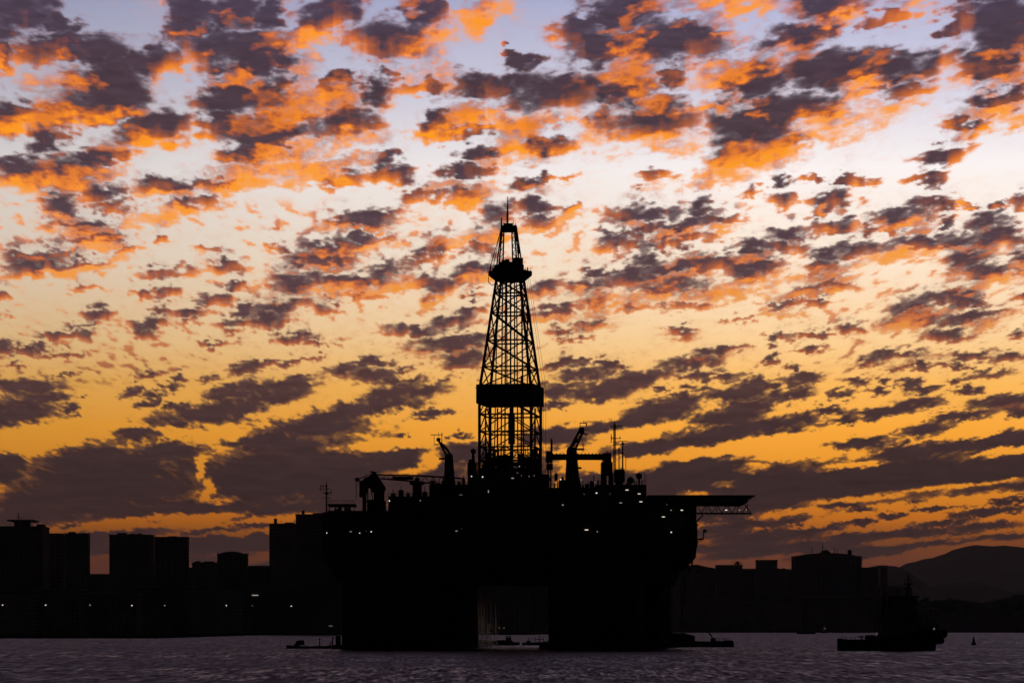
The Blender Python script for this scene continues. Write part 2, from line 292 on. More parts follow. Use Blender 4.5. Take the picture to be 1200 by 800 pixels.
# ------------------------------------------------------------------ sky
def build_sky():
    R = 60000.
    fine = np.arange(-30, 1231, 1.4)
    def grow(start, sign, limit):
        out = []; x = start; st = 3.
        while True:
            st *= 1.25; x += sign*st
            if sign*x >= sign*limit: out.append(limit); return out
            out.append(x)
    half = math.pi*F
    xs = np.array(sorted(grow(-30, -1, CX-half))+list(fine)+grow(1230, 1, CX+half))
    yl = np.arange(-30, 740, 1.4)
    el_up = np.linspace(math.atan((HY+30)/F)+.01, math.radians(89), 40)[::-1]
    ys = np.concatenate([HY-F*np.tan(el_up), yl, [745., 800., 1000.]])
    cover, lit, thick = clouds(xs, ys)
    az = (xs-CX)/F; el = np.arctan((HY-ys)/F)
    A, E = np.meshgrid(az, el)
    P = np.stack([R*np.cos(E)*np.sin(A), R*np.cos(E)*np.cos(A), R*np.sin(E)], -1).reshape(-1, 3)
    nx, ny = len(xs), len(ys)
    i = (np.arange(ny-1)[:, None]*nx+np.arange(nx-1)[None, :]).ravel()
    faces = np.stack([i, i+1, i+nx+1, i+nx], 1)
    me = bpy.data.meshes.new('sky')
    me.vertices.add(len(P)); me.vertices.foreach_set('co', P.astype(np.float32).ravel())
    me.loops.add(faces.size); me.loops.foreach_set('vertex_index', faces.astype(np.int32).ravel())
    me.polygons.add(len(faces)); me.polygons.foreach_set('loop_start', (np.arange(len(faces))*4).astype(np.int32))
    me.update(calc_edges=True); me.shade_smooth()
    for nm, arr in (('cloud_cover', cover), ('cloud_sunlit', lit), ('cloud_depth', thick)):
        a = me.attributes.new(nm, 'FLOAT', 'POINT'); a.data.foreach_set('value', arr.astype(np.float32).ravel())
    o = bpy.data.objects.new('sky', me); COL.objects.link(o); tag(o, kind='structure')
    m = bpy.data.materials.new('dusk_sky'); m.use_nodes = True; nt = m.node_tree; nt.nodes.clear(); L = nt.links; N = nt.nodes.new
    m.cycles.emission_sampling = 'NONE'
    def math_(op, a, b=None, c=None, clamp=False):
        n = N('ShaderNodeMath'); n.operation = op; n.use_clamp = clamp
        for k, v in enumerate((a, b, c)):
            if v is None: continue
            if isinstance(v, (int, float)): n.inputs[k].default_value = v
            else: L.new(v, n.inputs[k])
        return n.outputs[0]
    def smooth(lo, hi, v):
        n = N('ShaderNodeMapRange'); n.interpolation_type = 'SMOOTHSTEP'
        n.inputs['From Min'].default_value = lo; n.inputs['From Max'].default_value = hi; L.new(v, n.inputs['Value']); return n.outputs['Result']
    def ramp(stops, v):
        n = N('ShaderNodeValToRGB'); cr = n.color_ramp
        while len(cr.elements) < len(stops): cr.elements.new(1)
        for e, (p, c) in zip(cr.elements, stops): e.position = p/734; e.color = lin(c)+(1,)
        L.new(v, n.inputs['Fac']); return n.outputs['Color']
    def mix(f, a, b):
        n = N('ShaderNodeMix'); n.data_type = 'RGBA'
        if isinstance(f, (int, float)): n.inputs['Factor'].default_value = f
        else: L.new(f, n.inputs['Factor'])
        for k, v in (('A', a), ('B', b)):
            if isinstance(v, tuple): n.inputs[k].default_value = v+(1,)
            else: L.new(v, n.inputs[k])
        return n.outputs['Result']
    def scale(c, f):
        n = N('ShaderNodeVectorMath'); n.operation = 'SCALE'; L.new(c, n.inputs[0])
        if isinstance(f, (int, float)): n.inputs['Scale'].default_value = f
        else: L.new(f, n.inputs['Scale'])
        return n.outputs[0]
    def attr(nm):
        n = N('ShaderNodeAttribute'); n.attribute_name = nm; return n.outputs['Fac']
    g = N('ShaderNodeNewGeometry'); sp = N('ShaderNodeSeparateXYZ'); L.new(g.outputs['Position'], sp.inputs[0])
    X, Y, Z = sp.outputs
    hyp = math_('SQRT', math_('ADD', math_('MULTIPLY', X, X), math_('MULTIPLY', Y, Y)))
    rise = math_('DIVIDE', Z, hyp)                                  # tangent of the elevation
    t = math_('SUBTRACT', 1., math_('MULTIPLY', rise, F/734), clamp=True)   # 1 at the horizon, 0 where the blue begins
    azn = math_('ARCTAN2', X, Y)
    clear = ramp(CL, t); dark = ramp(DK, t); gold = ramp(OR, t)
    # dimmer towards the left, a little brighter right of the middle, where the sun went down
    lf = smooth(-.21, .02, azn)
    dim = math_('ADD', .75, math_('MULTIPLY', .25, lf))
    rt = math_('MULTIPLY', smooth(0., .10, azn), .10)
    bright = math_('ADD', dim, rt)
    clear = scale(clear, bright)
    # fine wisps on the cloud edges
    tc = N('ShaderNodeCombineXYZ'); L.new(math_('MULTIPLY', azn, 900.), tc.inputs[0]); L.new(math_('MULTIPLY', rise, 1500.), tc.inputs[1])
    nz = N('ShaderNodeTexNoise'); nz.inputs['Scale'].default_value = 1.0 ; nz.inputs['Detail'].default_value = 6; nz.inputs['Roughness'].default_value = .62; L.new(tc.outputs[0], nz.inputs['Vector'])
    wob = math_('SUBTRACT', nz.outputs['Fac'], .5)
    cv = attr('cloud_cover')
    edge = math_('MULTIPLY', math_('MULTIPLY', cv, math_('SUBTRACT', 1., cv)), 4.6)
    cv2 = math_('ADD', cv, math_('MULTIPLY', wob, edge), clamp=True)
    th = attr('cloud_depth')
    alpha = math_('MULTIPLY', cv2, math_('ADD', .80, math_('MULTIPLY', .2, th)))
    lt = math_('ADD', attr('cloud_sunlit'), math_('MULTIPLY', math_('MULTIPLY', wob, .9), math_('SUBTRACT', 1.05, th)))
    # thicker cloud is darker, and every bank has paler and darker strands
    n2 = N('ShaderNodeTexNoise'); n2.inputs['Scale'].default_value = .16; n2.inputs['Detail'].default_value = 5
    mp = N('ShaderNodeMapping'); mp.inputs['Scale'].default_value = (.7, 1.9, 1); L.new(tc.outputs[0], mp.inputs['Vector']); L.new(mp.outputs[0], n2.inputs['Vector'])
    dark = scale(dark, math_('ADD', math_('SUBTRACT', 1.16, math_('MULTIPLY', .22, th)), math_('MULTIPLY', math_('SUBTRACT', n2.outputs['Fac'], .5), .75)))
    warm = mix(.55, dark, gold)
    wn = N('ShaderNodeVectorMath'); wn.operation = 'MULTIPLY'; L.new(warm, wn.inputs[0]); wn.inputs[1].default_value = (1.02, .80, .84)
    hn = N('ShaderNodeVectorMath'); hn.operation = 'MULTIPLY'; L.new(gold, hn.inputs[0]); hn.inputs[1].default_value = (1.05, 1.20, .74)
    def lerp01(lo, hi, v):
        n = N('ShaderNodeMapRange'); n.inputs['From Min'].default_value = lo; n.inputs['From Max'].default_value = hi; L.new(v, n.inputs['Value']); return n.outputs['Result']
    c1 = mix(lerp01(.02, .5, lt), dark, wn.outputs[0])
    c2 = mix(lerp01(.45, .95, lt), c1, gold)
    c3 = mix(lerp01(.9, 1.2, lt), c2, hn.outputs[0])
    col = mix(alpha, clear, c3)
    # the afterglow belongs to the western quarter: the east and the zenith are already deep blue
    cosv = math_('DIVIDE', Y, R)
    west = smooth(.25, .93, cosv)
    up = smooth(.215, .31, math_('DIVIDE', Z, R))
    col = mix(up, col, OVERHEAD)
    high = smooth(.42, .85, math_('DIVIDE', Z, R))
    col = mix(math_('MULTIPLY', west, math_('SUBTRACT', 1., high)), EAST, col)
    e = N('ShaderNodeEmission'); L.new(col, e.inputs['Color']); e.inputs['Strength'].default_value = .98
    out = N('ShaderNodeOutputMaterial'); L.new(e.outputs[0], out.inputs['Surface'])
    me.materials.append(m)
EAST = (.0055, .0055, .008)            # deep dusk over the eastern sky
OVERHEAD = (.088, .058, .090)           # added mauve high in the west, out of view, to darken the water's reflection
CL = [(0,(174,177,210)),(100,(209,206,224)),(200,(250,242,240)),(300,(252,232,210)),(400,(254,210,150)),(450,(255,188,94)),(500,(255,172,60)),(560,(236,148,40)),(608,(196,110,28)),(632,(128,70,30)),(662,(104,56,36)),(734,(66,40,36))]
DK = [(0,(82,68,86)),(100,(80,62,72)),(250,(90,69,77)),(350,(96,70,74)),(430,(92,64,62)),(500,(74,52,52)),(560,(62,44,43)),(620,(62,42,40)),(734,(52,36,36))]
OR = [(0,(255,144,56)),(150,(255,146,42)),(300,(250,146,66)),(400,(228,134,76)),(480,(200,120,60)),(734,(150,90,40))]
build_sky()

SUN_EL, SUN_AZ = math.radians(1.0), math.radians(3.0)          # low in the west, straight behind the rig
w = bpy.data.worlds.new('World'); sc.world = w; w.use_nodes = True
nt = w.node_tree; bg = nt.nodes['Background']
st = nt.nodes.new('ShaderNodeTexSky'); st.sky_type = 'NISHITA'; st.sun_disc = False
st.sun_elevation = SUN_EL; st.sun_rotation = SUN_AZ
nt.links.new(st.outputs[0], bg.inputs['Color']); bg.inputs['Strength'].default_value = .05
w.cycles.sampling_method = 'MANUAL'; w.cycles.sample_map_resolution = 64
sun = bpy.data.objects.new('sun', bpy.data.lights.new('sun', 'SUN')); COL.objects.link(sun)
sun.data.energy = .06; sun.data.angle = math.radians(.5); sun.data.color = (1, .62, .34)
sun.rotation_euler = (math.pi/2-SUN_EL, 0, math.pi-SUN_AZ)

# ------------------------------------------------------------------ air
hz = MB().box(-24000, 24000, -3500, 27000, -1, 560)
hz.v = hz.v
MATS['haze'] = m = bpy.data.materials.new('haze'); m.use_nodes = True; nt = m.node_tree; nt.nodes.clear()
o = nt.nodes.new('ShaderNodeOutputMaterial'); v = nt.nodes.new('ShaderNodeVolumePrincipled')
v.inputs['Color'].default_value = (.86, .86, 1, 1); v.inputs['Density'].default_value = 1.6e-5; v.inputs['Anisotropy'].default_value = .2
nt.links.new(v.outputs[0], o.inputs['Volume'])
tag(hz.build('haze', 'haze'), kind='stuff')

# ------------------------------------------------------------------ water
def water_mat():
    m = bpy.data.materials.new('harbour_water'); m.use_nodes = True; nt = m.node_tree; b = nt.nodes['Principled BSDF']; L = nt.links; N = nt.nodes.new
    b.inputs['Base Color'].default_value = (.012, .014, .018, 1); b.inputs['IOR'].default_value = 1.333
    b.inputs['Specular Tint'].default_value = (1, 1, 1, 1)
    g = N('ShaderNodeNewGeometry')
    def noise(sx, sy, det, rough=.55, off=0):
        mp = N('ShaderNodeMapping'); mp.inputs['Scale'].default_value = (sx, sy, 1); mp.inputs['Location'].default_value = (off, off*.7, 0)
        mp.inputs['Rotation'].default_value = (0, 0, .12)
        L.new(g.outputs['Position'], mp.inputs['Vector'])
        n = N('ShaderNodeTexNoise'); n.inputs['Scale'].default_value = 1; n.inputs['Detail'].default_value = det; n.inputs['Roughness'].default_value = rough
        L.new(mp.outputs[0], n.inputs['Vector']); return n
    def vm(op, a, b_):
        n = N('ShaderNodeVectorMath'); n.operation = op
        for k, v in enumerate((a, b_)):
            if isinstance(v, tuple): n.inputs[k].default_value = v
            elif isinstance(v, (int, float)): n.inputs['Scale'].default_value = v
            else: L.new(v, n.inputs[('Scale' if op == 'SCALE' and k == 1 else k)])
        return n.outputs[0]
    chop = vm('SUBTRACT', noise(1.7, .13, 3, .55).outputs['Color'], (.5, .5, .5))
    swell = vm('SUBTRACT', noise(.6, .045, 3, .5, 31).outputs['Color'], (.5, .5, .5))
    gust = noise(.004, .011, 3, .55, 77)            # calmer and rougher patches
    gr = N('ShaderNodeMapRange'); gr.inputs['From Min'].default_value = .38; gr.inputs['From Max'].default_value = .66
    gr.inputs['To Min'].default_value = .45; gr.inputs['To Max'].default_value = 1.15; L.new(gust.outputs['Fac'], gr.inputs['Value'])
    tilt = vm('ADD', vm('SCALE', chop, .80), vm('SCALE', swell, .38))
    tl = N('ShaderNodeVectorMath'); tl.operation = 'SCALE'; L.new(tilt, tl.inputs[0]); L.new(gr.outputs[0], tl.inputs['Scale'])
    fl = vm('MULTIPLY', tl.outputs[0], (1, 1, 0))
    nn = vm('NORMALIZE', vm('ADD', fl, (0, -.21, 1)), (0, 0, 0))
    L.new(nn, b.inputs['Normal'])
    b.inputs['Roughness'].default_value = .28
    MATS['water'] = m
water_mat()
wt = MB().add([(-22000, -3000, 0), (22000, -3000, 0), (22000, 26000, 0), (-22000, 26000, 0)], [(0, 1, 2, 3)])
tag(wt.build('water', 'water'), kind='structure')

# ------------------------------------------------------------------ land and mountains
def shore():
    front = [(-21000, 1570), (at(-30, 740, 1570)[0], 1570), (at(191, 740, 1570)[0], 1570), (at(193, 740, 2250)[0], 2250), (at(620, 740, 2250)[0], 2250),
             (at(700, 740, 3150)[0], 3150), (21000, 3150)]
    mb = MB(); n = len(front); back = 25500
    vs = [(x, y, 1.6) for x, y in front]+[(x, y, -.5) for x, y in front]+[(x, back, 1.6) for x, y in front]
    fs = [(k, k+1, n+k+1, n+k)[::-1] for k in range(n-1)]+[(k, k+1, 2*n+k+1, 2*n+k) for k in range(n-1)]
    mb.add(vs, fs); tag(mb.build('ground', 'soil'), kind='structure')
shore()
def ridge(name, prof, D, depth, seed, rough, mname='rock_scrub', nx=160, ny=24):
    px = np.array([p[0] for p in prof], float); pz = np.array([at(0, p[1], D)[2] for p in prof])
    xs = np.linspace(px[0], px[-1], nx); mb = MB(); vs = []
    for j in range(ny):
        v = j/(ny-1)*2-1
        for x in xs:
            h = np.interp(x, px, pz)
            nn = fbm(np.array([x*.02*(1+.2*v)]), np.array([v*3.+seed]), seed, 5)[0]
            hh = h*(1-abs(v)**1.6)*(1+.2*nn*max(0, -v-.1))+rough*nn*(1-abs(v))
            vs.append((at(x, 0, D)[0], D+v*depth, max(hh, 0)+1.58))
    fs = [(j*nx+i, j*nx+i+1, (j+1)*nx+i+1, (j+1)*nx+i) for j in range(ny-1) for i in range(nx-1)]
    mb.add(vs, fs); h = mb.build(name, mname, smooth=True); tag(h, kind='structure'); return h
ridge('mountain', [(960,725),(1005,700),(1030,674),(1046,666),(1056,664.5),(1066,659),(1075,657.5),(1086,654),(1095,653.5),(1104,650),(1112,647.5),(1119,643.5),(1126,641.5),(1134,639.2),(1140,638.5),(1150,639.6),(1160,640.2),(1172,639.4),(1185,640.4),(1196,641.8),(1210,643),(1260,655),(1330,690),(1400,725)], 15500, 2600, 3, 5)
ridge('hill', [(900,720),(960,690),(1000,668),(1030,662),(1048,664),(1075,690),(1110,684),(1140,682),(1170,693),(1215,700),(1300,715)], 11000, 1500, 9, 8)
ridge('hill', [(740,715),(780,680),(800,664),(815,662),(850,668),(900,667),(945,668),(1000,672),(1050,700),(1080,706),(1120,703),(1150,708),(1178,702),(1195,698),(1230,694),(1320,706),(1400,716)], 3750, 330, 5, 3, 'foliage', 220)

# ------------------------------------------------------------------ trees
def tree(px, ytop, D, wpx, label, group=None, ybase=None, kind=0):
    x, _, zt = at(px, ytop, D); s = D/F; zb = 1.6 if ybase is None else at(px, ybase, D)[2]
    hgt = zt-zb; r = wpx*s/2
    t = thing('tree', (x, D, zb), label, 'tree', group)
    rnd = random.Random(int(px*7+ytop)); tk = MB(); top = (x+r*.1, D, zb+hgt*.72)
    tk.tube((x, D, zb), top, max(.3, r*.09), max(.12, r*.03))
    cl = []
    for k in range(11):
        a = rnd.random()*6.28; q = r*rnd.uniform(.2, .78); zz = zb+hgt*rnd.uniform(.48, .9)
        q *= 1.15-abs((zz-zb)/hgt-.62)*1.6
        c = (x+q*math.cos(a), D+q*math.sin(a), zz); cl.append((c, r*rnd.uniform(.28, .5)))
        tk.tube((x+r*.06, D, zb+hgt*rnd.uniform(.3, .6)), c, max(.12, r*.03), .06, 4)
    tk.build('trunk', 'bark', t)
    cr = MB(); ls = max(.5, r*.16)
    for c, q in cl:
        for k in range(46):
            d = np.array([rnd.gauss(0, 1) for _ in range(3)]); d /= np.linalg.norm(d); d *= q*rnd.random()**.4
            p = np.array(c)+d*np.array([1, 1, .72]); u = np.array([rnd.gauss(0, 1) for _ in range(3)]); u /= np.linalg.norm(u)
            w = np.cross(u, [rnd.gauss(0, 1) for _ in range(3)]); w /= np.linalg.norm(w); e = ls*rnd.uniform(.5, 1.1)
            cr.add([p-u*e, p+w*e*.5, p+u*e, p-w*e*.5], [(0, 1, 2, 3)])
    cr.build('crown', 'foliage', t)
    return t
def palm(px, ytop, D, wpx, label, ybase):
    x, _, zt = at(px, ytop, D); zb = at(px, ybase, D)[2]; r = wpx*D/F/2
    t = thing('palm_tree', (x, D, zb), label, 'palm tree'); zc = zt-r*.35
    MB().tube((x, D, zb), (x+r*.1, D, zc), .7, .45, 8).build('trunk', 'bark', t)
    cr = MB(); c = np.array((x+r*.1, D, zc))
    for k in range(17):
        a = k*2.4; up = .9-.09*k; prev = c
        for j in range(1, 6):
            q = j/5; p = c+np.array([math.cos(a)*r*q, math.sin(a)*r*q, r*(up*q-.95*q*q)])
            side = np.array([-math.sin(a), math.cos(a), 0])*r*.13*(1.1-q*.8)
            cr.add([prev-side, prev+side, p+side*.8-np.array([0,0,.3]), p-side*.8-np.array([0,0,.3])], [(0, 1, 2, 3)]); prev = p
    cr.build('crown', 'foliage', t)

# ------------------------------------------------------------------ buildings
def building(x0, x1, ytop, D, label, fac=0, extras=(), depth=None, zb=1.6, parapet=True, name='apartment_building', cat='building'):
    """a block between two columns of the photo; extras: (part name, x0, x1, top, kind)"""
    X0, _, Z = at(x0, ytop, D); X1 = at(x1, ytop, D)[0]; dp = depth or max(12., (X1-X0)*.6)
    t = thing(name, ((X0+X1)/2, D+dp/2, zb), label, cat)
    ph = 1.1 if parapet else 0
    body = MB().box(X0, X1, D, D+dp, zb, Z-ph).build('wall', 'facade_%d' % fac, t)
    if parapet:
        q = .35; mb = MB(); zt = Z; z0 = Z-ph
        mb.box(X0-q, X1+q, D-q, D+.3, z0+.003, zt); mb.box(X0-q, X1+q, D+dp-.3, D+dp+q, z0+.003, zt)
        mb.box(X0-q, X0+.3, D+.302, D+dp-.302, z0+.003, zt); mb.box(X1-.3, X1+q, D+.302, D+dp-.302, z0+.003, zt)
        mb.build('parapet', 'concrete', t)
    for nm, a, b, top, sh in extras:
        A, B, T = at(a, 0, D)[0], at(b, 0, D)[0], at(0, top, D)[2]; y0 = D+dp*.3
        mb = MB(); z0 = Z-ph+.003
        if sh == 'box': mb.box(A, B, y0, y0+min(dp*.5, 9), z0, T)
        elif sh == 'dome': mb.prism([(A, z0)]+[(A+(B-A)*k/10, z0+(T-z0)*math.sin(math.pi*k/10)**.6) for k in range(1, 10)]+[(B, z0)], y0, y0+dp*.4)
        elif sh == 'tank': mb.tube(((A+B)/2, y0, z0), ((A+B)/2, y0, T), (B-A)/2, n=14)
        elif sh == 'canopy': mb.box(A, B, D+.4, D+dp-.4, T-1.2, T); mb.box(A+(B-A)*.2, B-(B-A)*.2, y0, y0+6, z0, T-1.202)
        elif sh == 'mast':
            mb.tube((A, y0, z0), (A, y0, T), (B-A)/2, (B-A)/4); 
            for f in (.45, .7): mb.box(A-(B-A)*1.6, A+(B-A)*1.6, y0-.15, y0+.15, z0+(T-z0)*f, z0+(T-z0)*f+.4)
        mb.build(nm, 'roofing', t)
    return t
DL = 2350.
building(-30, 50, 616, DL, 'tall dark block at the far left with a canopy and mast on its stepped roof', 1, [('roof_canopy', 8, 38, 608.5, 'canopy'), ('antenna_mast', 19, 20.4, 600, 'mast'), ('stair_head', 40, 49, 613.5, 'box')])
building(51.5, 74, 626, DL+60, 'dark tower with an open roof frame, second from the left edge', 3, [('roof_canopy', 52, 73, 624.5, 'canopy')])
building(76.3, 103, 624.5, DL, 'flat topped dark tower just right of the open roof frame tower', 0, [('stair_head', 79, 87, 622.6, 'box')])
building(98, 130, 672, DL+30, 'low dark flat block in the wide gap between two groups of towers', 2)
building(128, 177, 626, DL, 'widest of the left hand slab towers, with small boxes on its roof', 0, [('stair_head', 136, 146, 623.8, 'box'), ('water_tank', 160, 166, 624.4, 'tank'), ('stair_head', 150, 157, 624.8, 'box')])
building(181, 219, 628.5, DL, 'flat topped dark slab tower across a thin gap from the widest slab', 3, [('stair_head', 196, 206, 627.6, 'box')])
building(174, 186, 660, DL+90, 'low dark block closing the thin gap between two slab towers', 2)
building(217, 228, 664.5, DL+60, 'small low dark block at the foot of the right hand slab tower', 1, depth=20)
building(225, 256, 658.5, DL, 'low wide block with a row of roof boxes left of a stepped block', 2, [('stair_head', 228, 234, 657, 'box'), ('stair_head', 238, 250, 657.2, 'box')])
building(254.5, 289, 648, DL-40, 'mid height dark block with a slightly arched roof', 1, [('roof_vault', 255, 287, 645.6, 'dome')])
building(288, 317, 662.5, DL, 'low dark block between the arched roof block and a tall tower', 3)
building(315.5, 348, 613, DL, 'tall dark tower with a short chimney on its roof corner', 0, [('chimney', 320.5, 323.5, 607, 'box'), ('stair_head', 333, 344, 611.6, 'box')])
building(346.5, 404, 602, DL-60, 'tall broad dark tower half hidden by the left end of the drilling rig', 1, [('chimney', 352.5, 355.5, 597.5, 'box'), ('stair_head', 366, 380, 600.4, 'box')])
for a, b, yt, d, lab, fc in [(-30, 36, 697, 2120, 'long low quayside shed below the mast topped block', 2), (34, 92, 689, 2160, 'low quayside block below the two narrow left towers', 0), (95, 160, 694, 2120, 'low shed on the quay below the widest slab tower', 3),
                            (158, 226, 686, 2320, 'wide low block on the waterfront below the thin gap of the slab towers', 1), (222, 284, 691, 2290, 'low waterfront block below the arched roof block', 2),
                            (282, 345, 684, 2320, 'low waterfront block carrying a white light strip', 0), (342, 420, 680, 2320, 'low waterfront block below the broad tower beside the rig', 3)]:
    t = building(a, b, yt, d, lab, fc, name='warehouse', depth=40)
    if a == 282:
        p = at(299, 697, d-.3); MB().box(p[0]-2.6, p[0]+2.6, d-.45, d-.05, p[2]-.35, p[2]+.35).build('light_strip', 'lamp_dim', t)
for a, b, yt, d, lab, fc in [(415, 470, 676, 2500, 'low dark city block hidden behind the left leg of the rig', 0), (548, 585, 674, 2420, 'pale low block seen in the left of the gap between the rig legs', 2),
                            (583, 622, 672, 2520, 'dark block seen in the middle of the gap between the rig legs', 1), (618, 660, 675, 2600, 'dark block seen at the right of the gap between the rig legs', 3)]:
    building(a, b, yt, d, lab, fc, depth=40)
DR = 3300.
building(790, 813, 668, DR, 'low dark block beside the right leg of the rig', 2)
building(814, 842, 672, DR+30, 'low flat block right of the small block beside the rig', 0)
building(839.5, 870, 661.5, DR, 'dark flat topped block under the palm on the right shore', 1)
building(868, 888, 667, DR+40, 'low dark block between the palm block and a small tower', 3)
building(886.8, 911, 656.5, DR, 'small square tower with a thick cap right of the palm', 0, [('roof_canopy', 886.5, 911.3, 655.6, 'canopy')])
building(910, 934, 668, DR+30, 'low dark block between the small square tower and the great hall block', 2)
building(932, 1010, 651, DR-30, 'great broad dark block with a cambered roof and several masts', 3, [('roof_vault', 932, 1010, 647.2, 'dome'), ('antenna_mast', 953, 954, 640, 'mast'), ('antenna_mast', 965.5, 966.8, 635.5, 'mast'), ('antenna_mast', 979, 979.9, 640, 'mast'), ('antenna_mast', 982.6, 983.3, 642, 'mast'), ('roof_plant', 962, 977, 643.6, 'dome'), ('water_tank', 995, 1000, 643.8, 'tank')])
building(1009, 1029.5, 664.5, DR, 'tall dark slab standing against the great broad block', 0)
building(1033.2, 1040, 663.5, DR+20, 'very thin tower with light showing on both sides', 1, [('roof_canopy', 1032.5, 1040.6, 662.8, 'canopy')], depth=14)
building(1042.5, 1064, 686, DR, 'low dark block right of the very thin tower', 2)
building(1025, 1046, 700, DR-60, 'low shed at the foot of the very thin tower', 3, name='warehouse')
for a, b, yt, lab, fc in [(795, 868, 700, 'long low quay building right of the rig', 0), (866, 940, 704, 'long low quay building below the small square tower', 2), (938, 1022, 698, 'long low quay building below the great broad block', 1), (1044, 1100, 712, 'long low quay building behind the tugboat', 3), (1098, 1240, 722, 'very long low quay building at the right edge', 0)]:
    building(a, b, yt, 3185, lab, fc, name='warehouse', depth=50)

palm(863, 655.2, DR+14, 17, 'spiky palm rising over a flat roofed block right of the rig', 676)
G = 'trees on the far shore'
for px, yt, wp, d, lab, yb in [(805, 657.5, 15, 3500, 'round bushy tree close beside the right end of the rig', 690), (822, 664, 13, 3500, 'low tree second from the rig on the right shore', 690), (916, 662.5, 12, 3500, 'low tree right of the small square tower', 690), (926, 664.5, 10, 3500, 'small tree touching the left wall of the great broad block', 690),
                      (1084, 697.5, 16, 3450, 'bushy tree right above the tugboat bow', 730), (1099, 702, 14, 3450, 'rounded tree right of the bushy tree above the tugboat', 730), (1116, 699.5, 17, 3450, 'widest tree in the gap below the mountain', 730), (1136, 704, 15, 3450, 'low tree above the buoy', 730),
                      (1158, 705, 16, 3450, 'low tree between the buoy and the right edge group', 730), (1176, 699.5, 15, 3450, 'tree leading the tall group at the right edge', 730), (1190, 696, 18, 3450, 'tall bushy tree at the right edge', 730)]:
    tree(px, yt, d, wp, lab, G, yb)

# ------------------------------------------------------------------ street lamps on the left quay
for px, py, mt, lab in [(3, 708.5, 'lamp_white', 'lit street lamp at the far left of the quay'), (53.5, 708.5, 'lamp_white', 'brightest lit street lamp below the two narrow left towers'), (105.5, 708.5, 'lamp_dim', 'dimmer lit street lamp below the wide gap of towers'),
                    (154.5, 709, 'lamp_white', 'lit street lamp below the widest slab tower'), (193, 709, 'lamp_dim', 'dim lit street lamp below the right hand slab tower'), (265.3, 709, 'lamp_white', 'bright lit street lamp below the arched roof block'),
                    (295.5, 709.2, 'lamp_soft', 'faint street lamp just below the white light strip'), (341.3, 709.7, 'lamp_white', 'lit street lamp below the tall tower with the chimney')]:
    D = 2090. if px < 190 else 2262.
    x, _, z = at(px, py, D)
    t = thing('street_lamp', (x, D, 1.6), lab, 'street lamp', 'street lamps along the left quay')
    MB().tube((x, D+1.2, 1.6), (x, D+1.2, z+.9), .16, .09).tube((x, D+1.2, z+.9), (x, D+.1, z+.8), .08).build('pole', 'lattice_steel', t)
    MB().ball((x, D, z), .5, sq=.75).build('lamp_head', mt, t)
# ------------------------------------------------------------------ the drilling rig
YC = 850.; TH = math.radians(11)
rig = thing('drilling_rig', (0, YC, 0), 'huge dark semi-submersible drilling rig with a tall lattice derrick in the middle of the water', 'drilling rig')
def lx(px, Y): return at(px, 0, Y)[0]
def lz(py, Y): return at(0, py, Y)[2]
def slab(mb, x0, x1, yt, yb, Y, dp):        # block between photo columns and rows, its front Y metres away
    return mb.box(lx(x0, Y), lx(x1, Y), Y, Y+dp, lz(yb, Y), lz(yt, Y))
def rod(mb, x0, y0, x1, y1, Y, w, Y1=None, n=6, w1=None):
    k = Y/F/2
    return mb.tube(at(x0, y0, Y), at(x1, y1, Y1 or Y), w*k, (w1 if w1 is not None else w)*k, n)
def part(name, mb, m='deck_steel', parent=None, **k): return mb.build(name, m, parent or rig, **k)
def rail(mb, x0, x1, y, Y, hpx=4, step=3.5):   # handrail along a deck edge
    n = max(1, int(abs(x1-x0)/step))
    for i in range(n+1):
        x = x0+(x1-x0)*i/n; rod(mb, x, y, x, y-hpx, Y, .45, n=4)
    for q in (.5, 1): rod(mb, x0, y-hpx*q, x1, y-hpx*q, Y, .45, n=4)

def cbox(cx, cy, hx, hy, z0, z1, ch=3., n=4):  # upright column with rounded corners
    out = []
    for z in (z0, z1):
        r = []
        for sx, sy, a0 in ((1, 1, 0), (-1, 1, 90), (-1, -1, 180), (1, -1, 270)):
            for k in range(n+1):
                a = math.radians(a0+90*k/n); r.append((cx+sx*(hx-ch)+ch*math.cos(a), cy+sy*(hy-ch)+ch*math.sin(a), z))
        out.append(r)
    return out
# two pontoons, barely awash, and four columns; the hull is turned 11 degrees to the line of sight
LC, LR = (-30.8, 0), (30.8, 0)
for s in (-1, 1):
    mb = MB().loft(cbox(s*30.8, YC, 15.2, 45, -8, 1.2, 6)); mb.turn(-TH, (0, YC)); part('pontoon', mb, 'hull_paint')
for s in (-1, 1):
    for d in (-1, 1):
        mb = MB().loft(cbox(s*30.8, YC+d*27, 12.6, 15, 1.19, 24, 3.5)); mb.turn(-TH, (0, YC))
        c = part('column', mb, 'hull_paint', smooth=False)
        fb = MB()
        for z in (4.5, 8.): 
            a = cbox(s*30.8, YC+d*27, 12.95, 15.35, z, z+.5, 3.6); fb.loft(a)
        fb.turn(-TH, (0, YC)); part('fender_band', fb, 'rubber', c)
        lad = MB()
        for q in (-.35, .35): lad.tube((s*30.8+q+6, YC+d*27-15.7, 1.2), (s*30.8+q+6, YC+d*27-15.7, 24), .07, n=4)
        for k in range(36): lad.tube((s*30.8+5.65, YC+d*27-15.7, 2+k*.6), (s*30.8+6.35, YC+d*27-15.7, 2+k*.6), .05, n=4)
        lad.turn(-TH, (0, YC)); part('ladder', lad, 'lattice_steel', c)
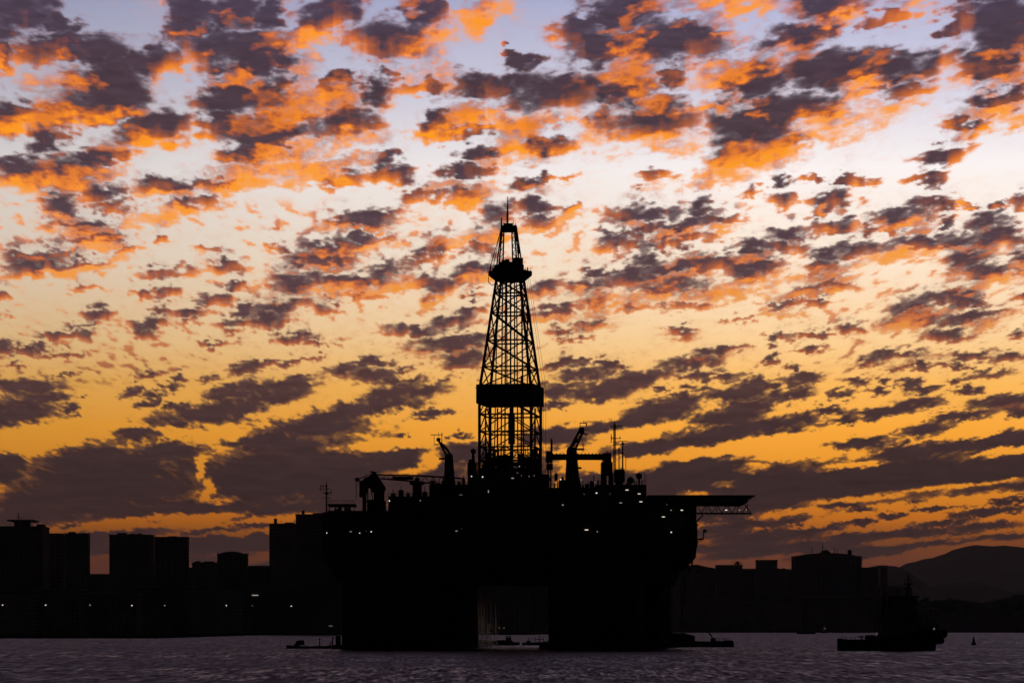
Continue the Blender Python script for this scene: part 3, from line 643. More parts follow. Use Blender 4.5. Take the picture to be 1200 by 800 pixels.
# flared heads under the deck box
mb = MB().loft([cbox(0, YC, 44.6, 41.8, 19.6, 24, 3)[0], cbox(0, YC, 46.5, 43, 24, 27, 3)[0], cbox(0, YC, 48.5, 44, 27, 30, 3)[0], cbox(0, YC, 48.6, 44, 30, 40, 3)[0], cbox(0, YC, 48.6, 44, 40, 41, 3)[0]])
mb.turn(-TH, (0, YC)); deck = part('deck_box', mb, 'hull_paint')
# water running off beside the left leg
wd = thing('water_discharge', at(570, 752, 846), 'pale vertical streaks of falling water in the gap beside the left leg of the rig', 'falling water')
rw = random.Random(12)
for px, w_, y0 in ((560.5, 2.4, 690), (563.6, 3.4, 686), (567.4, 2.2, 686), (570.2, 1.6, 700), (574.6, 1.4, 686), (580.6, 2.6, 690), (577.4, 1.2, 716), (565.6, 5.0, 722), (572.4, 6.0, 730)):
    rr = []
    for q in np.linspace(0, 1, 12):
        c = at(px+q*q*1.5+rw.uniform(-.25, .25), y0+(758-y0)*q, 846+rw.uniform(-.2, .2)); rad = w_*.26*.5*(.5+.8*q)*rw.uniform(.85, 1.15)
        rr.append([(c[0]+rad*math.cos(a_), c[1]+rad*math.sin(a_), c[2]) for a_ in np.linspace(0, 2*math.pi, 9)[:-1]])
    MB().loft(rr).build('stream', 'falling_water', wd, smooth=True)

# ---- superstructure
for x0, x1, yt, yb, Y, dp in [(384, 455, 598, 616, 822, 40), (455, 522, 581, 612, 826, 44), (503, 548, 567.5, 606, 834, 34), (640, 716, 571, 612, 826, 46), (698, 757.5, 567.5, 612, 830, 34), (757, 803, 590.5, 640, 826, 34),
                              (430, 450, 585, 606, 838, 14), (655, 664, 562, 580, 838, 8), (771, 806, 618, 655, 824, 30)]:
    part('deckhouse', slab(MB(), x0, x1, yt, yb, Y, dp), 'deck_steel', bevel=.15)
df = part('drill_floor', slab(MB(), 548, 644, 555, 606, 832, 34), 'deck_steel', bevel=.2)
mb = MB()
for x0, x1, y, Y in ((384, 415, 589.5, 822), (455, 522, 581, 826), (503, 548, 567.5, 834), (642, 700, 571, 826), (700, 757, 567.5, 830), (548, 562, 555, 832), (634, 644, 555, 832)): rail(mb, x0, x1, y, Y)
part('railing', mb, 'lattice_steel')
# small plant along the skyline of the deck
rnd = random.Random(4)
for x0, x1, y, Y in ((392, 414, 598.5, 830), (458, 480, 581, 834), (495, 504, 581, 834), (505, 518, 567.5, 840), (536, 546, 567.5, 840), (682, 700, 571, 836), (640, 658, 562, 838)):
    x = x0
    while x < x1:
        wd = rnd.uniform(2, 6); ht = rnd.uniform(2, 8)
        mb = MB(); slab(mb, x, x+wd, y-ht, y+.4, Y, 4)
        if rnd.random() < .5: rod(mb, x+wd*.5, y-ht, x+wd*.5, y-ht-rnd.uniform(2, 6), Y+1, .8)
        part('deck_unit', mb, 'deck_steel'); x += wd+rnd.uniform(.6, 5)
for x in (641.5, 645, 650, 653.5, 657, 660.5, 683, 686.5, 690, 693, 696, 701):
    mb = MB(); h = rnd.uniform(4, 15); rod(mb, x, 572, x, 572-h, 842, rnd.uniform(1, 1.8)); part('vent_pipe', mb, 'deck_steel')

# ---- left outrigger platform and its little mast
mb = MB(); slab(mb, 384, 416, 590, 592.6, 822, 9)
for x in (386, 393, 400, 408, 415): rod(mb, x, 592, x, 598.5, 823, .9)
part('platform', mb, 'deck_steel')
mb = MB(); rod(mb, 382.6, 600, 382.6, 565.5, 824, 2.0, w1=1.2)
for y, a, b in ((569.5, 376, 384), (572.5, 374, 387), (577, 378, 389), (583, 379, 387)): rod(mb, a, y, b, y, 824, .8)
rod(mb, 375.5, 568, 375.5, 575, 824, .7); rod(mb, 388, 574, 388, 580, 824, .6); rod(mb, 378.5, 566.5, 378.5, 571, 824, .6)
slab(mb, 380.5, 385, 577, 579, 823.5, 1)
part('signal_mast', mb, 'lattice_steel')

# ---- derrick
DY = 850.; dc = (lx(598, DY), DY)
der = part('derrick', MB().turn(0, dc) if False else slab(MB(), 562, 634, 548, 556, 841, 18), 'lattice_steel')
def corner(k, half, z):
    a = math.radians(11); sx, sy = ((-1, -1), (1, -1), (1, 1), (-1, 1))[k]
    x, y = sx*half, sy*half
    return (dc[0]+x*math.cos(a)+y*math.sin(a), dc[1]-x*math.sin(a)+y*math.cos(a), z)
def half_at(py):
    ys_ = [330, 452, 475, 560]; hs = [13.9, 29.6, 30.6, 30.6]
    return float(np.interp(py, ys_, hs))*DY/F
u = DY/F
lower = [556, 541, 525, 507, 487, 470]; upper = [455, 431.5, 400.5, 368, 345, 329]
for k in range(4):
    mb = MB()
    for a, b in ((556, 475), (475, 452), (452, 328)): mb.tube(corner(k, half_at(a), lz(a, DY)), corner(k, half_at(b), lz(b, DY)), (2.7 if a > 460 else 2.8)*u*.62, (2.3 if b < 400 else 2.8)*u*.62)
    part('leg', mb, 'lattice_steel', der)
for k in range(4):
    j = (k+1) % 4; g = MB()
    for rows in (lower, upper):
        for i, py in enumerate(rows):
            h = half_at(py); z = lz(py, DY); A, B = corner(k, h, z), corner(j, h, z)
            g.tube(A, B, 1.5*u*.66, n=5)
            if i+1 < len(rows):
                h2 = half_at(rows[i+1]); z2 = lz(rows[i+1], DY); C, D_ = corner(k, h2, z2), corner(j, h2, z2)
                if rows is upper:                   # one cross to a panel, with knee braces at the foot
                    g.tube(A, D_, 1.25*u*.66, n=5); g.tube(B, C, 1.25*u*.66, n=5)
                    def lerp(p, q, f): return tuple(np.array(p)*(1-f)+np.array(q)*f)
                    if i:
                        g.tube(lerp(A, C, .45), lerp(A, B, .28), .7*u*.6, n=4); g.tube(lerp(B, D_, .45), lerp(B, A, .28), .7*u*.6, n=4)
                        g.tube(lerp(A, C, .5), lerp(A, D_, .5), .55*u*.6, n=4); g.tube(lerp(B, D_, .5), lerp(B, C, .5), .55*u*.6, n=4)
                elif rows is lower:
                    mid = tuple((np.array(C)+np.array(D_))/2)
                    g.tube(A, mid, 1.25*u*.6, n=5); g.tube(B, mid, 1.25*u*.6, n=5)
    part('bracing', g, 'lattice_steel', der)
# guides, standing pipe, hoses and the travelling gear inside the tower
for x, w_, y0, y1, dy in ((587, 1.2, 556, 330, -2), (591.5, 1.3, 556, 330, 1), (598.4, 1.5, 556, 318, -1), (607, 1.1, 556, 332, 2), (614, 1.4, 556, 345, 4), (579, 1.0, 556, 372, 5), (622, 1.6, 556, 478, 2), (574.5, 2.4, 556, 478, 4), (618, 1.2, 470, 352, 6), (583, 1.4, 556, 478, -4), (611, 1.5, 556, 440, 3), (627, 1.6, 556, 478, -3), (569, 1.4, 556, 478, 3), (594, 1.0, 452, 330, 3), (603, 1.2, 452, 330, -3)):
    mb = MB(); rod(mb, x, y0, x+(598-x)*.18*(y0-y1 > 150), y1, DY+dy, w_*1.35); part('guide_rail', mb, 'lattice_steel', der)
mb = MB(); slab(mb, 595.5, 603.5, 484, 520, DY-1, 2); rod(mb, 599.5, 520, 599.5, 548, DY, 2.2); slab(mb, 597, 602, 476, 484, DY-.7, 1.4); part('travelling_block', mb, 'deck_steel', der, bevel=.1)
mb = MB()
for x in np.arange(565, 633, 1.9): rod(mb, x, 556, x+rnd.uniform(-.5, .5), rnd.uniform(519, 540), DY+rnd.uniform(-5, 6), rnd.uniform(.7, 1.7))
part('pipe_rack', mb, 'lattice_steel', der)
mb = MB()
for x0, x1, y0, y1 in ((566, 580, 541, 556), (584, 600, 533, 556), (622, 630, 526, 534), (575, 583, 535, 545), (604, 612, 548, 556), (616, 632, 537, 556), (570, 574, 530, 545), (607, 613, 532, 556)): slab(mb, x0, x1, y0, y1, DY+rnd.uniform(-3, 3), 3)
for q in range(5): x = 566+q*13.5; rod(mb, x, 545, x+12, 532, DY-4+q, 1.3); rod(mb, x+12, 545, x, 532, DY-4+q, 1.1)
rod(mb, 564, 536, 633, 536, DY-6, 1.6); rod(mb, 564, 545, 633, 545, DY-6, 1.8); part('drawworks', mb, 'deck_steel', der)
# wind wall round the racking board
a = 40.2*u; z0, z1 = lz(474.6, DY), lz(452.4, DY)
mb = MB(); w0 = 33.9*u
P0 = [corner(k, w0*1.0, z0) for k in range(4)]; P1 = [corner(k, w0*1.0, z1) for k in range(4)]; Q0 = [corner(k, w0-.2, z0) for k in range(4)]; Q1 = [corner(k, w0-.2, z1) for k in range(4)]
for k in range(4):
    j = (k+1) % 4; mb.add([P0[k], P0[j], P1[j], P1[k], Q0[k], Q0[j], Q1[j], Q1[k]], [(0, 1, 2, 3), (7, 6, 5, 4), (3, 2, 6, 7), (0, 4, 5, 1)])
mb.add([corner(k, w0-.25, z0+.4) for k in range(4)]+[corner(k, w0-.25, z0+.7) for k in range(4)], [(0, 1, 2, 3), (4, 5, 6, 7), (0, 1, 5, 4), (1, 2, 6, 5), (2, 3, 7, 6), (3, 0, 4, 7)])
part('wind_wall', mb, 'panel_grey', der)
mb = MB(); rod(mb, 558.5, 454.5, 556.6, 453.6, DY-8, .7); rod(mb, 559.5, 455, 559.5, 451.5, DY-8, .8); rod(mb, 638, 453, 638, 449.5, DY-8, .6); part('wall_bracket', mb, 'lattice_steel', der)
# crown platform, gin pole frame and mast
mb = MB()
def ring(px, py): return cbox(dc[0], dc[1], px*u, px*u, lz(py, DY), lz(py, DY)+1, 3)[0]
mb.loft([ring(17, 329), ring(21, 325.5), ring(25.5, 321.3), ring(25.5, 319.8)])
part('crown_platform', mb, 'deck_steel', der)
mb = MB(); slab(mb, 579, 614, 310, 321, DY-3.5, 7); slab(mb, 584, 609, 306.5, 312, DY-2.5, 5); slab(mb, 577, 583, 314, 321, DY-2, 4); slab(mb, 612, 617, 316, 321, DY-2, 4); slab(mb, 600, 613, 302, 312, DY-1.5, 3); slab(mb, 592, 597, 303.5, 307, DY-1, 2); rod(mb, 575, 321, 575, 311, DY, 1.2); rod(mb, 618, 321, 618, 313, DY, 1.2); rod(mb, 588, 309, 592, 309, DY-3, 9, n=12); part('crown_block', mb, 'deck_steel', der, bevel=.1)
mb = MB()
for sx in (-1, 1):
    for k in range(9):
        a = math.pi*2*k/9+.2; r = 25*u
    for x in np.linspace(571.5, 622, 17): rod(mb, x, 320.5, x, 315.2-rnd.uniform(0, 2.2), DY+sx*6.2, .7, n=4)
    rod(mb, 571.5, 315.6, 622, 315.6, DY+sx*6.2, .5, n=4); rod(mb, 571.5, 318, 622, 318, DY+sx*6.2, .45, n=4)
[rod(mb, x, y, x, y, DY-6.2, .6, DY+6.2, n=4) for x in (571.5, 622) for y in (315.6, 318)]; rod(mb, 572.5, 318, 572.5, 325, DY-6.2, .8, DY-3); rod(mb, 572.5, 325, 572.6, 331, DY-3, .8); rod(mb, 572.6, 331, 577, 334.5, DY-3, .8); rod(mb, 577, 334.5, 583, 330, DY-3, .8)
part('railing', mb, 'lattice_steel', der)
mb = MB()
for dy in (-2, 2):
    for x0, x1 in ((582, 588), (584.5, 589), (589.5, 590.6), (601, 599.6), (606, 602.4), (609, 603.8), (612, 604.8)): rod(mb, x0, 313, x1, 264, DY+dy, 1.7, DY+dy*.5)
    for i in range(6):
        f0, f1 = i/6, (i+1)/6; y0, y1 = 313-49*f0, 313-49*f1
        l0, l1 = 583.8+4.8*f0, 583.8+4.8*f1; r0, r1 = 589.5+1.1*f0, 589.5+1.1*f1; s0, s1 = 601-1.4*f0, 601-1.4*f1; t0, t1 = 611-6.5*f0, 611-6.5*f1
        rod(mb, l0, y0, r1, y1, DY+dy, 1.1, n=4); rod(mb, r0, y0, l1, y1, DY+dy, .7, n=4); rod(mb, s0, y0, t1, y1, DY+dy, 1.1, n=4); rod(mb, t0, y0, s1, y1, DY+dy, 1.1, n=4)
        rod(mb, l0, y0, r0, y0, DY+dy, .7, n=4); rod(mb, s0, y0, t0, y0, DY+dy, .7, n=4)
rod(mb, 573, 318, 587.4, 268, DY, .8); rod(mb, 577, 318, 588, 262, DY, .7)
slab(mb, 606, 609, 286, 296, DY-.5, 1); slab(mb, 603, 607, 276, 283, DY-.4, .8)
part('gin_pole_frame', mb, 'lattice_steel', der)
mb = MB(); slab(mb, 587.5, 604.5, 264, 270.5, DY-2, 4); slab(mb, 590, 601, 261.5, 264.2, DY-1.2, 2.4); rod(mb, 604, 270, 604, 262, DY, .9); rod(mb, 601.5, 265, 601.5, 258.5, DY, .6); part('beam_head', mb, 'deck_steel', der)
mb = MB(); rod(mb, 594.8, 263, 594.9, 242, DY, 2.2, w1=1.8); rod(mb, 594.9, 242, 595, 230.5, DY, 1.5, w1=.9); rod(mb, 593, 262, 593.5, 250, DY, .5); part('antenna_mast', mb, 'lattice_steel', der)
mb = MB(); rod(mb, 587.6, 266, 587.6, 255.5, DY, 1.8, w1=1.4); part('antenna', mb, 'lattice_steel', der)
mb = MB()
for x0, x1 in ((631, 617), (636.5, 619), (639.5, 621)): rod(mb, x0, 556, x1 if x0 < 632 else x0, 452 if x0 > 632 else 452, DY-10, .45, n=4); rod(mb, x0 if x0 > 632 else x1+14, 452, x1, 326, DY-10, .45, DY-5, n=4)
part('guy_line', mb, 'lattice_steel', der)

# ---- left side tanks by the tower
mb = MB(); mb.ball(at(554.6, 528.6, 838), 3.2*u, sq=1); rod(mb, 554.6, 531, 554.4, 543, 838, 3.4); part('vent_head', mb, 'deck_steel')
mb = MB(); slab(mb, 547.6, 558.5, 541.5, 556, 836, 6); slab(mb, 549, 556.5, 538, 541.6, 837, 3); rod(mb, 559.5, 556, 559.5, 541, 838, 1.2); part('separator_tank', mb, 'deck_steel', bevel=.3)

# ---- pedestal cranes
CY = 830.
ca = part('crane', slab(MB(), 438, 449.5, 572, 600, CY, 6).prism([(lx(x, CY), lz(y, CY)) for x, y in ((424.5, 578), (423.6, 564), (427, 559.5), (432, 558), (434.5, 554.6), (439, 553.6), (443.5, 558), (447, 563.5), (451.5, 571), (449.6, 576), (436.4, 576.5), (434, 571), (430.5, 571), (429.2, 578))], CY, CY+5), 'crane_paint')
mb = MB(); slab(mb, 424.6, 428.8, 577, 600, CY+1, 3); rod(mb, 431, 571, 431, 600, CY+2, 1.5); rod(mb, 434.4, 571, 438, 590, CY+2, 1.2); slab(mb, 429, 433, 586, 588, CY+1, 3); part('access_tower', mb, 'crane_paint', ca)
mb = MB(); slab(mb, 416, 421, 559.5, 563.5, CY+1, 2); rod(mb, 420, 561, 432, 556, CY+2, 1.2); rod(mb, 417.4, 563, 417.4, 585, CY+2, .8); slab(mb, 421, 425, 563, 582, CY+1, 3); rod(mb, 418, 561, 430, 572, CY+2, .8); part('counterweight', mb, 'crane_paint', ca)
mb = MB(); rod(mb, 440, 553.6, 434, 552.2, CY+1, 2); rod(mb, 436, 572, 440, 552.5, CY+.5, 1.3); rod(mb, 446, 574, 440, 552.5, CY+.5, 1.3); part('a_frame', mb, 'crane_paint', ca)
mb = MB()
for dy in (0, 3):
    for P in (((441, 555.8), (492, 557.2), (545, 560.6)), ((446, 560.5), (492, 564.4), (520, 568), )):
        for p, q in zip(P[:-1], P[1:]): rod(mb, p[0], p[1], q[0], q[1], CY+dy, 1.9, n=5)
    for i in range(18):
        x = 448+i*4.6; up = 556+ (x-441)*.03; lo = 560.7+(x-446)*.09; rod(mb, x, up if i % 2 else lo, x+4.6, lo+.4 if i % 2 else up+.1, CY+dy, .9, n=4)
slab(mb, 460, 484, 558, 561.5, CY+.5, 2)
part('boom', mb, 'crane_paint', ca)
mb = MB(); rod(mb, 440, 552.8, 548, 560, CY+1.5, .4, n=4); part('stay_cable', mb, 'lattice_steel', ca)
mb = MB(); slab(mb, 483.5, 494, 565.5, 582, CY-.5, 4); slab(mb, 480, 497, 564, 567, CY-.8, 5); slab(mb, 486.5, 491, 559.5, 564, CY-.5, 1); part('boom_rest', mb, 'deck_steel', bevel=.1)

CB = 834.
cb = part('crane', MB().loft([[at(x, y, CB+d) for x, d in ((xa, 0), (xb, 0), (xb, 4), (xa, 4))] for y, xa, xb in ((600, 516, 536), (575, 518, 534.5), (560, 520.3, 533), (534, 521.2, 530.6), (531.5, 523, 530))]), 'crane_paint', bevel=.1)
mb = MB()
rod(mb, 529.5, 534, 516.5, 518, CB, 2.3); rod(mb, 523.2, 533.5, 513.2, 514.6, CB, 2.5); rod(mb, 527, 529, 520, 521, CB+2, 1.6)
for a, b in (((522, 531), (526, 529.6)), ((519.6, 526), (523.4, 526.4)), ((517.2, 521.6), (519.8, 522.4)), ((522, 531), (523.4, 526.4)), ((519.6, 526), (519.8, 522.4))): rod(mb, *a, *b, CB, .9)
slab(mb, 511.5, 516, 512.8, 516.5, CB-.2, 1.6); rod(mb, 509, 520.8, 514.5, 520.6, CB, 1.3)
part('boom', mb, 'crane_paint', cb)
mb = MB(); rod(mb, 504.5, 509.2, 519, 509.2, CB, .9); rod(mb, 517.8, 506.5, 517.8, 521, CB, .8); rod(mb, 508.8, 509, 508.8, 521, CB, .5); rod(mb, 514, 506, 514, 513, CB, .5); part('tip_frame', mb, 'lattice_steel', cb)
mb = MB(); rod(mb, 516, 514.5, 545, 522, CB, .35, n=4); rod(mb, 518, 517, 542, 520.5, CB, .3, n=4); rod(mb, 515.5, 519, 515.5, 536, CB, .4, n=4); part('stay_cable', mb, 'lattice_steel', cb)
mb = MB(); slab(mb, 514.2, 520.8, 536, 538, CB, 2); rod(mb, 531, 541, 537, 540.6, CB, .6); part('hook_platform', mb, 'deck_steel', cb)

CC = 832.
cc = part('crane', MB().loft([[at(x, y, CC+d) for x, d in ((xa, 0), (xb, 0), (xb, 4.5), (xa, 4.5))] for y, xa, xb in ((600, 659, 683), (568, 661, 681), (558, 662.6, 678.6), (540, 663.4, 677), (527, 664, 676), (523.5, 665.5, 675))]), 'crane_paint', bevel=.1)
mb = MB(); rod(mb, 667.4, 526, 680.5, 502, CC, 2.8); rod(mb, 674, 527, 683.5, 505, CC+2, 2.6); rod(mb, 671, 523, 677, 514, CC+1, 2.0)
for a, b in (((669, 523), (676, 521.5)), ((672, 517), (678.6, 516)), ((675.5, 511), (681, 510.5)), ((669, 523), (678.6, 516)), ((672, 517), (681, 510.5))): rod(mb, *a, *b, CC+1, 1.1)
slab(mb, 679, 684.5, 500.5, 504.5, CC-.2, 2.5); slab(mb, 679.5, 684.5, 504, 508, CC+.2, 2)
part('boom', mb, 'crane_paint', cc)
mb = MB(); rod(mb, 679.8, 501, 679.8, 494.6, CC, .8); rod(mb, 679.4, 495.2, 688.2, 495.8, CC, 1.1); rod(mb, 687.4, 495.8, 686.8, 500, CC, 1.2); rod(mb, 684, 503.4, 688.6, 503, CC, .9); rod(mb, 684, 508.4, 688.8, 508.6, CC, 1.5); rod(mb, 684, 492.5, 684, 496, CC, .6); rod(mb, 684.2, 501, 684.2, 509, CC, .9); rod(mb, 679.8, 501.5, 684.4, 501.5, CC, .9); part('tip_frame', mb, 'lattice_steel', cc)
mb = MB(); rod(mb, 682.6, 508.5, 682.6, 526, CC, .4, n=4); rod(mb, 686.6, 509, 686.6, 519, CC, .4, n=4); part('hoist_cable', mb, 'lattice_steel', cc)
mb = MB(); slab(mb, 675, 684.6, 525, 526.8, CC, 2); rod(mb, 684, 526, 684, 519.5, CC, .8); part('hook_platform', mb, 'deck_steel', cc)
mb = MB(); slab(mb, 675, 681.5, 547, 549, CC, 1.5); part('step', mb, 'deck_steel', cc)

# ---- gantry between the derrick and the mast tower
mb = MB(); slab(mb, 640.5, 713, 531.8, 538.2, 842, 3); 
for x in np.arange(643, 711, 4.2): slab(mb, x, x+1.6, 530.8, 531.9, 842.3, .8)
part('gantry_beam', mb, 'crane_paint', bevel=.08)
mb = MB(); slab(mb, 640, 647.5, 528.5, 541, 841, 5); slab(mb, 640.5, 648, 543, 549.5, 841, 5); rod(mb, 642.4, 541, 642.4, 573, 843, 1.8); rod(mb, 645.6, 541, 645.6, 573, 843, 1.6); rod(mb, 646.4, 529, 646.4, 515, 842, 2.6); rod(mb, 646.2, 515, 646.2, 513.6, 842, 1.2); part('gantry_leg', mb, 'crane_paint')
mb = MB(); slab(mb, 708, 716.5, 530.5, 543, 841, 6); slab(mb, 704.8, 718, 541, 556, 841, 7); slab(mb, 704.5, 711, 556, 575, 841, 4); slab(mb, 713.5, 719, 554, 575, 841, 4); rod(mb, 711.6, 530.5, 711.6, 527.5, 842, .9); rod(mb, 706, 541, 709, 534, 842, 1.6); rod(mb, 703.2, 552.5, 705, 552.5, 842, 1); part('winch_tower', mb, 'crane_paint', bevel=.15)

# ---- communication masts and domes
MY = 846.
mb = MB()
for dx, dy in ((-1.3, -.4), (1.3, -.4), (0, .5)): rod(mb, 720.2+dx, 552, 720.2+dx*.75, 496.5, MY+dy, .9, n=5)
for i in range(11):
    y = 550-i*4.9; rod(mb, 718.9, y, 721.4, y-4.9, MY-.4, .5, n=4); rod(mb, 721.4, y, 718.9, y-4.9, MY-.4, .5, n=4); rod(mb, 718.9, y, 721.5, y, MY-.4, .5, n=4)
rod(mb, 720.2, 497, 720.2, 492.6, MY, .9)
for y, a, b in ((499.2, 715.6, 728.6), (501, 717, 724), (513.4, 716.4, 727.2), (521, 718, 724)): rod(mb, a, y, b, y, MY, .9)
for x, y0, y1 in ((716, 502, 497.6), (727.6, 500, 496.8), (724.6, 499, 497), (716.8, 515, 511), (726.8, 514.5, 511), (716.2, 519, 508)): rod(mb, x, y0, x, y1, MY, .8)
part('lattice_mast', mb, 'lattice_steel')
mb = MB(); rod(mb, 729.7, 553, 729.7, 516.6, MY, 1.9, w1=1.4); rod(mb, 724, 516.8, 735.6, 517, MY, .9); rod(mb, 725.4, 552, 725.4, 524, MY, 1.2); rod(mb, 733.4, 552, 733.4, 530, MY, .7); rod(mb, 727, 531, 732, 531, MY, 1.4); rod(mb, 728, 520, 731.5, 520, MY, 2); rod(mb, 724, 526, 727, 526, MY, .7); part('radar_mast', mb, 'lattice_steel')
mb = MB(); slab(mb, 720.2, 732.4, 549.5, 564.5, MY-2, 6); slab(mb, 722, 730, 564, 570, MY-1, 4); part('mast_house', mb, 'panel_grey', bevel=.4)
for x, y, r in ((738.8, 562.6, 4.2), (748.9, 557.6, 3.7)):
    mb = MB(); mb.ball(at(x, y, 840), r*u, 14, 9); rod(mb, x, y+r*.8, x, 569, 840, 2.4); part('satellite_dome', mb, 'deck_steel', smooth=True)
for x, t in ((753.4, 560), (755.4, 552.5), (757.2, 556)):
    mb = MB(); rod(mb, x, 568.5, x, t, 838, .55); part('whip_antenna', mb, 'lattice_steel')
mb = MB()
for x in (743.5, 745.5, 752): rod(mb, x, 569, x, 563.5, 838, 1)
slab(mb, 734, 737, 565.5, 569, 838, 2); part('deck_unit', mb, 'deck_steel')

# ---- helideck on the right
HYD = 836.
def wx(x): return lx(x, HYD)
hd = part('helideck', MB().prism([(wx(757), lz(581.9, HYD)), (wx(874.5), lz(581.9, HYD)), (wx(872.6), lz(590.6, HYD)), (wx(757), lz(590.6, HYD))], HYD-10, HYD+14), 'deck_steel')
mb = MB(); mb.box(wx(757), wx(881.4), HYD-11.5, HYD+15.5, lz(582.9, HYD), lz(582.0, HYD)+.02); rod(mb, 872.5, 590.5, 881, 582.9, HYD-11, .6); rod(mb, 872.5, 590.5, 881, 582.9, HYD+14, .6); part('safety_net', mb, 'lattice_steel', hd)
mb = MB()
for dy in (-8, 12):
    rod(mb, 803, 601.4, 880.6, 601.4, HYD+dy, 2.0)
    xs_ = np.linspace(804, 876, 13)
    for i in range(12):
        rod(mb, xs_[i], 601 if i % 2 else 590.5, xs_[i+1], 590.5 if i % 2 else 601, HYD+dy, .9)
    for x in xs_[::2]: rod(mb, x, 590.5, x, 601, HYD+dy, .7)
    rod(mb, 872, 590, 880.5, 601.4, HYD+dy, 1.1)
for x in np.linspace(806, 879, 10): mb.tube(at(x, 601.6, HYD-8), at(x, 601.6, HYD+12), .35)
part('truss', mb, 'lattice_steel', hd)
mb = MB(); rod(mb, 815, 612, 824, 603, HYD-6, 1.7); rod(mb, 815, 612, 824, 603, HYD+10, 1.7); part('brace', mb, 'lattice_steel', hd)
mb = MB(); slab(mb, 803, 816, 590, 640, HYD-4, 16); slab(mb, 812, 817.5, 622, 636, HYD-6, 16)
mb.prism([(wx(x), lz(y, HYD)) for x, y in ((770, 634), (817, 634), (814.5, 645), (813.6, 654), (808, 660), (799, 668), (770, 668))], HYD-6, HYD+12); part('support_tower', mb, 'hull_paint')
mb = MB()
for x in (785, 789.5, 797, 800.6): rod(mb, x, 590, x, 619, HYD-8, 1.5)
for y in (602.4, 618): rod(mb, 776, y, 804, y, HYD-8, 1.8)
for x in np.arange(777, 803, 5): rod(mb, x, 601, x+5, 591, HYD-8, .8); rod(mb, x+5, 601, x, 591, HYD-8, .7)
slab(mb, 757, 779, 590, 625, HYD-9, 4)
part('access_frame', mb, 'lattice_steel')
mb = MB(); rod(mb, 815, 631.6, 824.6, 631.2, HYD-4, 2.2); rod(mb, 824, 631, 824.6, 623, HYD-4, 1.2); mb.ball(at(826, 621.8, HYD-4), 2.5*u, sq=.7); rod(mb, 822, 632, 819, 635, HYD-4, 1.1); part('davit', mb, 'deck_steel')
for x, y0, y1, w_ in ((816.5, 612, 630, 1.6), (814.8, 640, 652, 1.8), (811, 652, 664, 2.2), (806.5, 660, 672, 2.0), (802.6, 664, 712, 1.5), (799, 668, 735, 1.3)):
    mb = MB(); rod(mb, x, y0, x, y1, HYD-7, w_); slab(mb, x-2.4, x+1.6, y0+2, y0+3.2, HYD-8, 3); part('pipe', mb, 'deck_steel')
# ---- lifeboats slung under the deck edge
for x in (430, 470, 712, 744):
    mb = MB(); Y = 808.; c = at(x, 634, Y); rr = []
    for t_ in np.linspace(-1, 1, 9):
        q = max(.12, (1-abs(t_)**2.6)); rr.append([(c[0]+t_*4.2, c[1]+1.5*q*math.cos(a), c[2]+(1.5*math.sin(a))*q*(1 if math.sin(a) > 0 else .85)) for a in np.linspace(0, 2*math.pi, 11)[:-1]])
    lb = part('lifeboat', mb.loft(rr), 'crane_paint', smooth=True)
    mb = MB()
    for s in (-3, 3): mb.tube((c[0]+s, c[1], c[2]+1), (c[0]+s, c[1], c[2]+4.2), .12); mb.tube((c[0]+s, c[1], c[2]+4.2), (c[0]+s, c[1]+4.5, c[2]+4.2), .22)
    part('davit', mb, 'deck_steel', lb)

